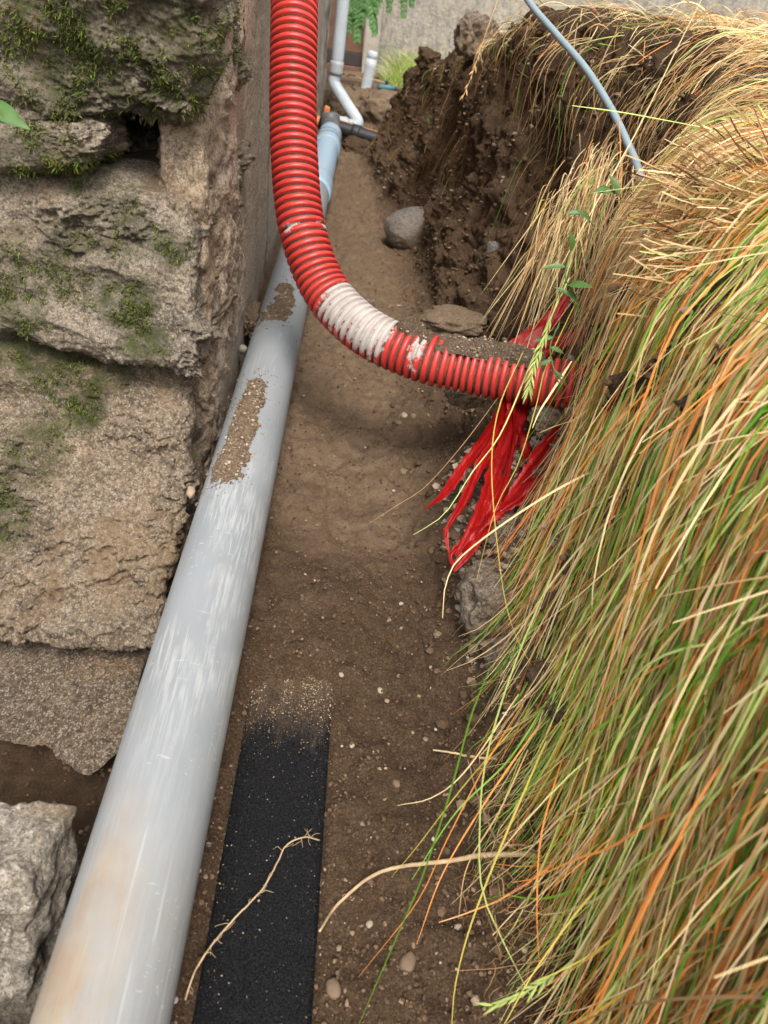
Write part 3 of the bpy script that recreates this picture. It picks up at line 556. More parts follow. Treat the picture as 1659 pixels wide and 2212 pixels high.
ST = [([(1110, 850, 1.31), (1060, 930, 1.27), (1000, 1010, 1.24), (960, 1065, 1.21), (916, 1102, 1.19)], [.045, .040, .024, .022, .002]),
      ([(1105, 850, 1.31), (1075, 940, 1.26), (1030, 1020, 1.22), (1000, 1085, 1.19), (968, 1135, 1.17), (962, 1160, 1.16)], [.05, .036, .03, .025, .020, .008]),
      ([(1125, 850, 1.31), (1095, 950, 1.26), (1065, 1030, 1.22), (1040, 1100, 1.18), (1010, 1160, 1.16), (985, 1200, 1.15)], [.05, .045, .04, .034, .026, .012]),
      ([(1130, 855, 1.31), (1110, 960, 1.27), (1090, 1050, 1.22), (1060, 1120, 1.19), (1020, 1185, 1.16), (980, 1235, 1.14)], [.04, .034, .032, .028, .022, .004]),
      ([(1230, 870, 1.24), (1205, 930, 1.22), (1160, 990, 1.20), (1120, 1050, 1.18), (1085, 1100, 1.17)], [.02, .022, .028, .02, .012]),
      ([(1240, 945, 1.2), (1190, 1010, 1.19), (1135, 1065, 1.18), (1080, 1105, 1.17)], [.008, .02, .022, .012]),
      ([(1090, 1095, 1.175), (1060, 1120, 1.17), (1030, 1150, 1.165), (1000, 1190, 1.16)], [.02, .018, .016, .008]),
      ([(962, 1140, 1.165), (968, 1185, 1.16), (980, 1215, 1.15), (1000, 1195, 1.15)], [.01, .005, .004, .006]),
      ([(1130, 930, 1.29), (1140, 990, 1.27), (1120, 1050, 1.24), (1100, 1100, 1.21)], [.03, .026, .02, .008]),
      ([(1050, 1080, 1.19), (1020, 1150, 1.17), (975, 1195, 1.15), (978, 1225, 1.145)], [.012, .014, .010, .003])]
for k, (pts, w) in enumerate(ST): strip(pts, [v*(.82 if k < 4 else 1.) for v in w], k*1.7+.4, tape, .4)
back = empty('warning_tape', atd((1180, 740), 1.36), 'red tape sheet tucked behind the conduit under hanging straw', 'warning tape')
strip([(1110, 765, 1.40), (1155, 725, 1.40), (1190, 690, 1.40), (1225, 640, 1.40)], [.045, .035, .025, .012], 31., back)
strip([(1170, 760, 1.38), (1220, 735, 1.36), (1280, 715, 1.34)], [.022, .024, .02], 37., back)

# ================================================================== GREY CABLE
cab = crom([atd((1090, -90), 1.72), atd((1140, 0), 1.66), atd((1200, 72), 1.6), atd((1265, 148), 1.53), atd((1320, 235), 1.46), atd((1358, 315), 1.4), atd((1384, 378), 1.36), atd((1400, 440), 1.34)], 90)
tag(tube('cable', cab, .0072, plain('grey_cable_sheath', (.22, .285, .315), .45, .08), None, 16), 'thick blue grey cable arching down into the dry grass', 'cable')

# ================================================================== STONES IN THE TRENCH AND BANK
def on_floor(p, r, z=0.): q = atz(p, z); q[2] = ground_z(q[0], q[1])+r*.35; return q
bo = boulder('boulder', aty((897, 498), 2.74), (.112, .10, .074), darkstone, 5, n=34, r=.9, amp=.06, rot=.2, fine=.04); tag(bo, 'smooth grey boulder sitting at the foot of the far bank', 'boulder')
tag(boulder('bank_rock', aty((1028, 80), 2.72), (.062, .055, .062), rubble, 11, n=30, r=.5, amp=.22, rot=.5), 'brown rock perched on the bank edge against the far wall', 'rock')
tag(boulder('bank_rock', aty((925, 128), 3.75), (.05, .045, .04), soil, 12, n=24, r=.6, amp=.3, rot=.2), 'dark earth clod on the low far bank top', 'clod')
def embedded(px, d, size, mat, seed, label, name='bank_stone', rot=0., r=.5, amp=.22): return tag(boulder(name, atd(px, d), size, mat, seed, n=30, r=min(r, .34), amp=amp, rot=rot, fine=.16), label, 'stone')
embedded((1185, 908), 1.24, (.030, .03, .016), rubble, 31, 'flat grey stone just under the conduit where it enters the bank', rot=.4)
embedded((1120, 1000), 1.31, (.036, .03, .034), rubble, 32, 'pale rubble stone behind the right side of the red strips')
embedded((1180, 1030), 1.25, (.034, .03, .030), rubble, 33, 'pale rubble stone between the two right hand red strips', rot=.8)
embedded((1205, 1120), 1.20, (.036, .03, .036), rubble, 34, 'whitish stone in the bank right of the strips beside the grass', rot=.3)
embedded((1130, 1180), 1.21, (.06, .05, .055), rubble, 35, 'broad weathered stone in the bank below the right red strips', rot=.6)
embedded((1090, 1300), 1.14, (.075, .06, .06), rubble, 36, 'large rough grey brown stone at the toe of the bank', rot=.1)
embedded((1140, 1410), 1.06, (.055, .05, .055), rubble, 37, 'rough stone low in the bank beside hanging orange blades', rot=.9)
embedded((1000, 852), 1.45, (.035, .03, .02), rubble, 38, 'pale crumbly stone showing below the middle of the conduit', rot=.2)
embedded((1140, 470), 1.98, (.035, .03, .035), rubble, 39, 'grey stone in the bank above the conduit near hanging straw')
embedded((1085, 410), 2.2, (.035, .03, .032), rubble, 40, 'dull stone set in the dark bank above the boulder')
embedded((1110, 355), 2.15, (.012, .012, .011), granite_pale, 41, 'small pale round stone in the dark bank face', r=.9, amp=.1)
embedded((1165, 490), 1.92, (.022, .02, .024), granite_pale, 42, 'cream stone next to the hanging straw in the recess')
embedded((1070, 545), 1.95, (.03, .01, .03), darkstone, 43, 'dark slate chip standing in the loose soil', rot=.4, r=.25)
embedded((985, 440), 2.5, (.014, .012, .012), plain('blue_grey_chip', (.33, .37, .40), .6), 44, 'bluish chip lying on the bank right of the boulder', r=.3)
embedded((980, 700), 1.75, (.08, .05, .035), drysoil, 45, 'pale rounded soil clod behind the conduit', name='soil_clod', r=.9)
embedded((800, 655), 2.15, (.014, .012, .012), rubble, 46, 'lone grey stone on the floor beside the conduit bend')
cream = plain('cream_pebble', (.30, .245, .175), .7, .15, 60); brownp = plain('tan_pebble', (.14, .095, .06), .8, .2, 60)
for (px, r, mt, lab) in [((870, 917), .0125, cream, 'largest cream pebble on the trench floor below the conduit'), ((858, 930), .011, brownp, 'brown pebble touching the largest cream pebble'),
                         ((866, 1302), .0065, cream, 'small cream pebble alone near the strip tips'), ((822, 1487), .007, cream, 'pale oval pebble on the dark floor right of the felt end'),
                         ((736, 1466), .006, cream, 'whitish pebble just right of the buried felt end'), ((760, 1612), .0055, cream, 'pale pebble beside the dusty end of the felt'),
                         ((790, 960), .004, cream, 'tiny pale pebble left of the cream pebble'), ((855, 1697), .008, brownp, 'brown pebble in the middle of the near floor'),
                         ((720, 2135), .013, brownp, 'dark brown clod beside the felt at the bottom edge'), ((880, 2080), .014, brownp, 'round brown clod on the near floor by the bottom'),
                         ((800, 1990), .006, cream, 'pale chip below the long root'), ((850, 1062), .005, cream, 'pale pebble among grit left of the red strips')]:
    r *= .62; q = on_floor(px, r); tag(boulder('pebble', q, (r*1.25, r, r*.75), mt, 50+px[0] % 17, n=9, r=.9, amp=.12, rot=px[1] % 3), lab, 'pebble')

# loose grit: small crumbs and grains lying everywhere on the ground
cm, cnt, cpn = newmat('grit'); b = NB(cnt); b.l(b.attr('col', 'Color'), cpn.inputs['Base Color']); cpn.inputs['Roughness'].default_value = .95; cpn.inputs['Specular IOR Level'].default_value = .15
t_ = (1+5**.5)/2; ICO = np.array([(-1,t_,0),(1,t_,0),(-1,-t_,0),(1,-t_,0),(0,-1,t_),(0,1,t_),(0,-1,-t_),(0,1,-t_),(t_,0,-1),(t_,0,1),(-t_,0,-1),(-t_,0,1)]); ICO /= np.linalg.norm(ICO[0])
ICOF = np.array([(0,11,5),(0,5,1),(0,1,7),(0,7,10),(0,10,11),(1,5,9),(5,11,4),(11,10,2),(10,7,6),(7,1,8),(3,9,4),(3,4,2),(3,2,6),(3,6,8),(3,8,9),(4,9,5),(2,4,11),(6,2,10),(8,6,7),(9,8,1)])
def grains(name, P, r, cols, parent=None, sq=.75):
    n = len(P); V = ICO[None]*(1+RNG.uniform(-.28, .28, (n, 12, 1)))*RNG.uniform(.65, 1.25, (n, 1, 3))
    an = RNG.uniform(0, 6.28, n); c, s_ = np.cos(an)[:, None], np.sin(an)[:, None]; V = np.stack([V[..., 0]*c-V[..., 1]*s_, V[..., 0]*s_+V[..., 1]*c, V[..., 2]*sq], -1)
    V = V*r[:, None, None]+P[:, None]; F = (ICOF[None]+(np.arange(n)*12)[:, None, None]).reshape(-1, 3)
    return mesh_np(name, V.reshape(-1, 3)-loc_of(parent), F, cm, parent, False, cols=np.repeat(cols, 12, axis=0))
SP_ = np.array([(.075, .047, .028), (.115, .074, .045), (.20, .14, .09), (.26, .19, .13), (.36, .29, .21), (.30, .27, .24)])
def soilcols(n, w): return SP_[RNG.choice(6, n, p=w)]*RNG.uniform(.75, 1.25, (n, 1))
w1 = [.48, .35, .14, .02, .005, .005]
GP, GR = [], []
for n, y0, y1, v0, v1, r0, r1, pw in ((17000, .15, 1.3, 3.2, 7.5, .0007, .0034, 1.2), (4200, 1.2, 4.2, 3.2, 7.2, .0012, .0036, .8), (8500, .2, 2.6, 6.4, 11.2, .0015, .0075, .8), (2500, 2.4, 4.6, 6.6, 11.5, .003, .009, .3), (1500, .2, 1., 1.6, 3.4, .001, .005, .5), (420, .2, 3.6, 5.6, 7.8, .003, .011, .6), (1200, 4.7, 7.4, 2.5, 12, .004, .014, 0.)):
    q, nn = ground_pick(n, y0, y1, v0, v1, pw); r = r0+(r1-r0)*RNG.random(n)**3; GP.append(q+nn*(r*.25)[:, None]); GR.append(r)
gc = soilcols(sum(map(len, GP)), w1); q, nn = ground_pick(2600, .68, 1.2, 6.7, 9.4, 0.); r = .0015+.010*RNG.random(2600)**3.2; GP.append(q+nn*(r*.2)[:, None]); GR.append(r); gc = np.vstack([gc, soilcols(2600, [.12, .2, .22, .2, .12, .14])])
GP = np.vstack(GP); GR = np.concatenate(GR); tag(grains('gravel', GP, GR, gc), 'loose grit and earth crumbs scattered on the trench soil', 'gravel', kind='stuff')
# pale grit on the felt, thick where the felt dips under the soil
n = 8000; ns_ = 420; yy_ = np.concatenate([.745-np.abs(RNG.normal(0, .075, n-ns_)), RNG.uniform(.15, .62, ns_)]); ii = np.clip(np.searchsorted(yv, yy_), 0, ny-1); xx_ = RNG.uniform(-.074, .047, n)
jj = np.array([np.argmin(abs(Pf[i, :, 0]-x)) for i, x in zip(ii, xx_)]); GPf = Pf[ii, jj].copy(); GPf[:, 0] = xx_; GPf[:, 1] = yy_+.035*noise(np.stack([xx_*38, 0*xx_, 0*xx_], 1)); GPf += RNG.normal(0, .0008, (n, 3)); rf = np.where(np.arange(n) < n-ns_, RNG.uniform(.0004, .0014, n)*sstep(.50, .68, yy_).clip(.5), RNG.uniform(.0004, .0011, n))
fgc = np.where(RNG.random((n, 1)) < .62+.3*sstep(.62, .72, yy_)[:, None], np.array([(.115, .075, .046)]), np.array([(.32, .25, .17)]))
tag(grains('felt_grit', GPf, rf, fgc*RNG.uniform(.6, 1.3, (n, 1))), 'pale sand grains sprinkled on the black felt drain', 'sand', kind='stuff')
for o, q, dens in CRUST:
    n = int(min(2200, len(q)*.28)); k = RNG.integers(0, len(q), n); r = .0007+.0030*RNG.random(n)**3; col_ = np.where(RNG.random((n, 1)) < .8, np.array([(.17, .12, .078)]), np.array([(.33, .27, .2)]))
    tag(grains('crumbs', q[k]+RNG.normal(0, .0008, (n, 3)), r, col_*RNG.uniform(.6, 1.3, (n, 1)), o), 'loose crumbs on the soil', kind='stuff')
# a few grains around the soil on the pipe
n = 420; yy_ = np.concatenate([RNG.uniform(.92, 1.36, 300), RNG.uniform(1.55, 1.9, 120)]); an = np.where(np.arange(n) < 300, RNG.normal(-.18, .45, n), RNG.normal(-.15, .55, n))
tag(grains('pipe_crumbs', np.stack([PX+(PR+.0008)*np.sin(an), yy_, pipe_z(yy_)+(PR+.0008)*np.cos(an)], 1), RNG.uniform(.0005, .0022, n), np.array((.25, .175, .115))*RNG.uniform(.6, 1.4, (n, 1))), 'soil crumbs strewn around the heaps on the grey pipe', 'soil', kind='stuff')

# ================================================================== GRASS ON THE BANK
m, nt, p = newmat('grass_blades'); b = NB(nt); c = b.attr('col', 'Color')
b.l(c, p.inputs['Base Color']); p.inputs['Roughness'].default_value = .55; p.inputs['Specular IOR Level'].default_value = .3
tr = b.n('ShaderNodeBsdfTranslucent'); b.l(c, tr.inputs[0]); mx = b.n('ShaderNodeMixShader'); mx.inputs[0].default_value = .34
b.l(p.outputs[0], mx.inputs[1]); b.l(tr.outputs[0], mx.inputs[2]); b.l(mx.outputs[0], nt.nodes['Material Output'].inputs[0]); grassm = m
# guide sheet: even steps along the smooth section, from the lawn down to the toe
ROWY = np.arange(-.3, 4.6, .05); AST = .01; guide = []
for y in ROWY:
    r = np.argmin(abs(YR-max(y, .1))); c_ = np.where((VPAR >= 6.6) & (VPAR <= 13))[0][::-1]; Q = GB[r, c_].copy(); Q[:, 1] = y
    s_ = np.r_[0, np.cumsum(np.linalg.norm(np.diff(Q, axis=0), axis=1))]; x = np.arange(0, 1.75, AST); G_ = np.stack([np.interp(x, s_, Q[:, k]) for k in range(3)], 1)
    over = x > s_[-1]; G_[over, 2] -= (x-s_[-1])[over]*.2; guide.append(G_)
guide = np.array(guide); GN = np.cross(np.gradient(guide, axis=0), np.gradient(guide, axis=1)); GN /= np.linalg.norm(GN, axis=2)[..., None]; GN *= np.sign(GN[:, 20, 2].mean())
rim_arc = np.array([AST*np.argmin(abs(guide[i, :, 2]-(guide[i, :, 2].max()-.11))) for i in range(len(ROWY))])
def gl(arr, y, a):
    yi = np.clip((y-ROWY[0])/.05, 0, len(ROWY)-1.001); ai = np.clip(a/AST, 0, arr.shape[1]-1.001); i, j = yi.astype(int), ai.astype(int); u, v = (yi-i)[..., None], (ai-j)[..., None]
    return (arr[i, j]*(1-u)+arr[i+1, j]*u)*(1-v)+(arr[i, j+1]*(1-u)+arr[i+1, j+1]*u)*v
STRAW, TAN, ORANGE, GREEN, PALE, DARK, BROWN, YELL = [np.array(srgb(*c)) for c in ((236, 212, 160), (206, 170, 120), (232, 152, 80), (118, 168, 52), (198, 214, 126), (80, 132, 50), (122, 90, 58), (214, 196, 96))]
PALS = np.array([STRAW, TAN, ORANGE, GREEN, PALE, DARK, BROWN, YELL])
def drape(n, y0, y1, a_lo, a_hi, L0, L1, off0, off1, w0, w1, wts, drift=.10, bulge=.03, S=12, ydrop=0., rel=True, tuft=0):
    y = RNG.uniform(y0, y1, n); aa_ = RNG.uniform(a_lo, a_hi, n); tdr = np.zeros(n); toff = np.zeros(n)
    if tuft:
        nt_ = max(1, n//tuft); k_ = RNG.integers(0, nt_, n); y = RNG.uniform(y0, y1, nt_)[k_]+RNG.normal(0, .013, n); aa_ = RNG.uniform(a_lo, a_hi, nt_)[k_]+RNG.normal(0, .018, n); tdr = RNG.normal(0, .055, nt_)[k_]; toff = RNG.uniform(0, .022, nt_)[k_]
    ra = np.interp(y, ROWY, rim_arc) if rel else 0
    a0 = ra+aa_; L = RNG.uniform(L0, L1, n); t = np.linspace(0, 1, S)[None]
    cl = noise(np.stack([y*9, a0*9, 0*y], 1)); dr = drift*(RNG.normal(0, .55, n)+1.1*cl)+ydrop+tdr; curl = RNG.normal(0, .03, n)
    Yb = y[:, None]+dr[:, None]*t*L[:, None]/.4+curl[:, None]*np.sin(t*3.1); Ab = a0[:, None]+L[:, None]*t
    off = (RNG.uniform(off0, off1, n)+toff)[:, None]*np.minimum(1, t*5)+(bulge*RNG.uniform(.2, 1.3, n))[:, None]*np.sin(np.pi*np.minimum(1, t*1.1))**1.0+(RNG.normal(-.004, .012, n).clip(-.02, .045))[:, None]*t**2
    P = gl(guide, Yb, Ab)+gl(GN, Yb, Ab)*off[..., None]; P[..., 1] += (Yb-gl(guide, Yb, Ab)[..., 1])
    kt = RNG.uniform(.35, .85, n)[:, None]; kk = (RNG.random(n) < .16)[:, None]*np.maximum(0, t-kt); P = P+kk[..., None]*(RNG.normal(0, .07, (n, 1, 3))+np.array([.0, 0, -.08])); N = gl(GN, Yb, Ab); N = N+RNG.normal(0, .6, (n, 1, 3))
    # colour by clump so that green, orange and straw bunches alternate
    cn = noise(np.stack([y*7, a0*5, 0*y+4], 1)); wt = np.tile(np.array(wts, float), (n, 1)); wt[:, 3:6] *= (1+1.6*cn)[:, None].clip(.15); wt[:, 2] *= (1-.8*cn).clip(.2); wt /= wt.sum(1, keepdims=True)
    k = (wt.cumsum(1) < RNG.random((n, 1))).sum(1).clip(0, 7); C_ = PALS[k]*RNG.uniform(.72, 1.18, (n, 1))*RNG.uniform(.93, 1.07, (n, 3)); C2 = np.where(((k >= 2) & (k <= 5) & (RNG.random(n) < .38))[:, None], PALS[RNG.choice([0, 0, 2, 2], n)]*RNG.uniform(.8, 1.1, (n, 1)), C_); g_ = sstep(.35, .95, t+RNG.uniform(-.25, .25, (n, 1)))[..., None]; C_ = C_[:, None]*(1-g_)+C2[:, None]*g_; return P, RNG.uniform(w0, w1, n), N, C_
def emit(name, sets, label, cat='grass', mat=None, tipw=.12):
    sets = [(p_, w_, np.broadcast_to(n_ if n_.ndim == 3 else n_[:, None, :], p_.shape), np.broadcast_to(c_ if c_.ndim == 3 else c_[:, None, :], p_.shape)) for p_, w_, n_, c_ in sets]; P, W, N, C_ = [np.concatenate(x) for x in zip(*sets)]; o = ribbons(name, P, W, N, C_, mat or grassm, tipw=tipw); return tag(o, label, cat, kind='stuff')
#              straw tan  orng green pale dark brown yel
mixg = (.25, .12, .18, .23, .17, .03, .0, .02); mixs = (.42, .33, .10, .04, .05, .01, .05, .0); mixt = (.36, .30, .14, .08, .07, .02, .03, .0); mixb = (.05, .30, .05, .0, .0, .02, .58, 0.)
S_ = [drape(3800, -.2, 1.04, -.10, .36, .15, .40, .0, .010, .0016, .0030, mixb, .10, .006, ydrop=-.08),        # dead thatch underneath
      drape(4400, -.1, .98, -.20, .18, .32, .58, .004, .022, .0016, .0036, mixg, .07, .012, ydrop=-.13, tuft=16),       # main curtain in tufts
      drape(2900, -.1, .97, -.12, .26, .28, .52, .008, .030, .0016, .0034, mixg, .09, .014, ydrop=-.14, tuft=11),
      drape(2300, -.1, .92, .10, .42, .18, .36, .004, .026, .0016, .0034, (.20, .10, .22, .26, .17, .04, .0, .01), .09, .012, ydrop=-.12, tuft=8),
      drape(420, -.0, .95, .0, .32, .26, .44, .02, .045, .0018, .0034, (.34, .10, .20, .18, .16, .02, .0, .0), .16, .024, ydrop=-.10)]
emit('long_grass', S_, 'thick curtain of green orange and straw grass hanging over the near bank')
S_ = [drape(3600, .0, 1.22, -.55, -.0, .10, .34, .0, .03, .0014, .0032, mixt, .35, .022),
      drape(800, 1.22, 1.62, -.42, -.06, .12, .30, .0, .03, .0012, .0026, mixs, .2, .03), drape(1000, 1.3, 1.95, -.65, -.20, .05, .16, .0, .03, .0014, .0030, mixs, -.3, .03), drape(140, 1.95, 3.0, -.40, -.02, .06, .16, .0, .02, .0014, .0026, mixs, .3, .02),
      drape(600, .2, 1.2, -.5, -.05, .12, .28, .01, .035, .0016, .0030, (.1, .1, .15, .35, .2, .08, 0, .02), .4, .03)]
emit('dry_grass', S_, 'matted straw coloured grass lying on top of the bank')
def litter(n, y0, y1, a0_, a1_, L0, L1, wts, lift=.03, w=(.0011, .0024)):
    """stiff straight stalks thrown over the bank at all angles"""
    y = RNG.uniform(y0, y1, n); a0 = np.interp(y, ROWY, rim_arc)+RNG.uniform(a0_, a1_, n); g = gl(guide, y, a0); gn = gl(GN, y, a0); tg = gl(guide, y, a0+.03)-g; tg /= np.linalg.norm(tg, axis=1)[:, None]; sd = np.cross(gn, tg)
    an = RNG.normal(.25, .75, n); d = tg*np.cos(an)[:, None]+sd*np.sin(an)[:, None]+gn*RNG.normal(.08, .22, n)[:, None]; d /= np.linalg.norm(d, axis=1)[:, None]; L = RNG.uniform(L0, L1, n); t = np.linspace(0, 1, 12)[None, :, None]
    bend = RNG.normal(0, .05, (n, 1, 3)); P = (g+gn*RNG.uniform(.0, lift, (n, 1)))[:, None]+d[:, None]*(L[:, None, None]*t)+(bend+np.array([0, 0, -.10]))*L[:, None, None]*t**2
    return P, RNG.uniform(*w, n), gn+RNG.normal(0, .5, (n, 3)), PALS[RNG.choice(8, n, p=wts)]*RNG.uniform(.75, 1.2, (n, 1))
emit('straw_litter', [litter(2000, .0, 1.2, -.50, .12, .06, .24, (.44, .30, .12, .03, .06, .0, .05, .0)), litter(90, .0, 1.0, .0, .4, .08, .2, (.4, .2, .2, .1, .1, 0, 0, 0)), litter(420, 1.3, 2.4, -.4, -.02, .04, .14, (.5, .3, .05, .03, .05, 0, .07, 0))], 'loose stiff straw stalks strewn over the bank', 'straw', tipw=.35)
S_ = [drape(1300, 1.02, 1.27, -.10, .14, .20, .46, .0, .03, .0014, .0028, mixs, .16, .03),
      drape(130, 1.3, 2.1, -.06, .04, .08, .30, .0, .03, .0012, .0024, (.2, .4, .05, .03, .02, 0, .3, 0), .14, .02)]
n = 560; f_ = RNG.random(n); rp = np.stack([1195+150*f_+RNG.normal(0, 32, n), 530-190*f_+RNG.normal(0, 45, n)], 1); dp_ = RNG.uniform(1.34, 1.62, n); fall = RNG.uniform(60, 300, n)*RNG.choice([.6, 1.], n); lean = RNG.normal(.36, .24, n)
HS = np.stack([crom([atd(r_, d_), atd((r_[0]-l_*f*.25, r_[1]+f*.22-12), d_), atd((r_[0]-l_*f*.62, r_[1]+f*.6), d_+.01), atd((r_[0]-l_*f*.95, r_[1]+f), d_+.02)], 12) for r_, d_, f, l_ in zip(rp, dp_, fall, lean)])
S_.append((HS, RNG.uniform(.0012, .0026, n), np.tile([.3, -.8, .5], (n, 1))+RNG.normal(0, .5, (n, 3)), PALS[RNG.choice(8, n, p=[.26, .36, .05, .03, .05, .0, .25, 0])]*RNG.uniform(.7, 1.1, (n, 1))))
emit('hanging_straw', S_, 'dry straw hanging from the bank edge above the conduit')
S_ = [drape(240, 1.9, 4.3, -.10, .03, .04, .13, .0, .02, .0010, .0024, (.08, .25, .0, .05, .04, .02, .56, 0.), .08, .015),
      drape(900, 1.4, 4.2, -.05, .30, .08, .32, .0, .022, .0006, .0018, (.01, .07, .0, .01, .0, .0, .91, 0.), .14, .012)]
emit('root_fringe', S_, 'brown roots and dead grass trailing down the far bank face', 'roots')
# broken thatch: short stiff stalk ends stacked at the near bank shoulder
n = 1700; y = RNG.uniform(.84, 1.18, n); a0 = np.interp(y, ROWY, rim_arc)+RNG.uniform(-.04, .20, n); g = gl(guide, y, a0); gn = gl(GN, y, a0); L = RNG.uniform(.03, .11, n)
d = gn*.5+np.stack([RNG.normal(-.9, .25, n), RNG.normal(-.25, .4, n), RNG.normal(-.25, .3, n)], 1); d /= np.linalg.norm(d, axis=1)[:, None]; t = np.linspace(0, 1, 5)[None, :, None]
P = (g+gn*RNG.uniform(-.01, .035, (n, 1)))[:, None]+d[:, None]*(L[:, None, None]*t)+RNG.normal(0, .001, (n, 5, 3))
emit('thatch', [(P, RNG.uniform(.0012, .0030, n), gn+RNG.normal(0, .5, (n, 3)), PALS[RNG.choice(8, n, p=[.22, .38, .04, 0, .03, 0, .33, 0])]*RNG.uniform(.7, 1.2, (n, 1)))], 'broken stalk ends of thatch stacked at the bank shoulder', 'straw', tipw=.8)
# stray blades that swing out of the curtain, traced one by one
STRAY = [([(1060, 1440, .86), (1020, 1540, .84), (970, 1720, .80), (910, 1900, .76), (850, 2040, .73), (770, 2225, .70)], .0030, GREEN*.62),
 ([(1200, 1220, .92), (1110, 1440, .86), (1050, 1640, .82), (1036, 1800, .79), (1042, 1925, .77), (1090, 2040, .75), (1150, 2160, .74)], .0032, PALE*.85),
 ([(1420, 950, .92), (1190, 1065, .94), (1010, 1190, .96), (965, 1255, .95), (956, 1335, .94)], .0030, STRAW*.95),
 ([(1130, 760, 1.12), (1078, 880, 1.08), (1062, 1010, 1.05), (1078, 1210, 1.0), (1105, 1350, .95), (1160, 1460, .92)], .0024, YELL*.9),
 ([(1230, 600, 1.1), (1165, 740, 1.1), (1085, 930, 1.08), (1020, 1020, 1.07), (960, 1110, 1.06), (893, 1155, 1.05)], .0024, PALE),
 ([(1130, 1520, .86), (1050, 1650, .82), (965, 1815, .79), (900, 1950, .77), (775, 2110, .75)], .0028, ORANGE*1.1),
 ([(1120, 1500, .88), (1010, 1660, .84), (935, 1722, .82), (858, 1740, .82)], .0022, STRAW),
 ([(1180, 1600, .84), (1090, 1810, .79), (1020, 1990, .76), (985, 2120, .73), (975, 2225, .72)], .0026, YELL*.8),
 ([(1075, 860, 1.17), (1000, 960, 1.19), (920, 1050, 1.22), (860, 1090, 1.24), (798, 1130, 1.26)], .0014, TAN),
 ([(1530, -30, 1.15), (1455, 120, 1.2), (1380, 275, 1.25), (1310, 400, 1.25), (1220, 560, 1.22), (1180, 640, 1.2)], .0026, STRAW*1.1),
 ([(1236, 228, 1.2), (1340, 242, 1.15), (1450, 262, 1.1), (1680, 305, 1.0)], .0034, PALE*1.15),
 ([(1300, 1180, .95), (1180, 1290, .93), (1100, 1380, .91), (1060, 1450, .90)], .0020, TAN),
 ([(1250, 880, 1.08), (1218, 990, 1.06), (1200, 1130, 1.03), (1160, 1330, .98), (1140, 1480, .95)], .0026, PALE),
 ([(1290, 700, 1.1), (1245, 850, 1.07), (1225, 990, 1.05), (1190, 1160, 1.02), (1110, 1250, 1.0)], .0022, STRAW*1.05),
 ([(1250, 640, 1.1), (1180, 790, 1.1), (1160, 870, 1.09), (1120, 1000, 1.07), (1070, 1100, 1.06), (1030, 1250, 1.04)], .0022, YELL),
 ([(1140, 1620, .85), (1080, 1750, .82), (1010, 1870, .80), (990, 1985, .79)], .0024, TAN), ([(1170, 1560, .86), (1070, 1700, .82), (960, 1880, .79), (900, 2040, .77)], .0020, ORANGE),
 ([(1120, 1560, .86), (1000, 1700, .83), (900, 1830, .80), (845, 1895, .79)], .0020, YELL*.7), ([(1190, 1500, .88), (1100, 1640, .85), (985, 1755, .83), (890, 1900, .8)], .0022, GREEN),
 ([(1220, 1620, .82), (1170, 1800, .78), (1160, 1960, .75), (1165, 2090, .73)], .0028, ORANGE*1.15), ([(1500, 1720, .72), (1390, 1830, .71), (1280, 1930, .70), (1160, 2090, .69), (1080, 2230, .68)], .0036, YELL*1.1),
 ([(1690, 1840, .62), (1560, 1890, .64), (1420, 1950, .66), (1280, 2060, .67), (1160, 2120, .68)], .0034, YELL), ([(1330, 830, 1.0), (1250, 900, 1.0), (1200, 920, 1.02), (1165, 935, 1.03)], .0030, STRAW*1.1),
 ([(1235, 780, 1.08), (1190, 850, 1.08), (1165, 890, 1.08), (1150, 925, 1.08)], .0034, STRAW*1.2)]
SP2 = np.stack([crom([atd((a, c), d) for a, c, d in pts], 22) for pts, _, _ in STRAY])
rib = ribbons('stray_grass', SP2, np.array([w for _, w, _ in STRAY]), np.tile([.3, -.75, .6], (len(STRAY), 1))+RNG.normal(0, .25, (len(STRAY), 3)), np.array([c for *_, c in STRAY]), grassm, tipw=.25); tag(rib, 'single long grass blades arching out over the trench floor', 'grass', kind='stuff')

# seed heads
def seed_head(pts, n, ln, label, col, wid=.004):
    P = crom([atd((a, c), d) for a, c, d in pts], 40); root = empty('seed_head', P[0], label, 'grass stem'); V, F = tube_geo(P-loc_of(root), np.linspace(.0011, .0006, 40), 6)
    stk = mesh_np('stalk', V, F, grassm, root, True, cols=np.tile(col, (len(V), 1))); T, U, W = frames(P)
    sp = []
    for k in range(n):
        i = int(40*(.45+.54*k/n)); sd = 1 if k % 2 else -1; d = T[i]*.9+U[i]*sd*random.uniform(.08, .42)+W[i]*random.uniform(-.35, .35); t = np.linspace(0, 1, 5)[:, None]
        sp.append(P[i]+d/np.linalg.norm(d)*ln*t*random.uniform(.8, 1.15)); 
    for k, s_ in enumerate(sp):
        V, F = tube_geo(s_-loc_of(root), wid*np.array([.12, .40, .5, .30, .03]), 5, False); mesh_np('spikelet', V, F, grassm, stk, True, cols=np.tile(np.array(col)*random.uniform(.85, 1.15), (len(V), 1)))
seed_head([(1235, 560, 1.10), (1200, 660, 1.09), (1172, 740, 1.08), (1150, 800, 1.07), (1140, 850, 1.07)], 26, .022, 'pale green seed head dangling in front of the red conduit', PALE*.8)
seed_head([(1290, 2010, .70), (1240, 2070, .70), (1190, 2110, .69), (1120, 2150, .69), (1060, 2175, .69)], 14, .018, 'yellow green seed head at the bottom by the grass curtain', PALE*.75, .0036)
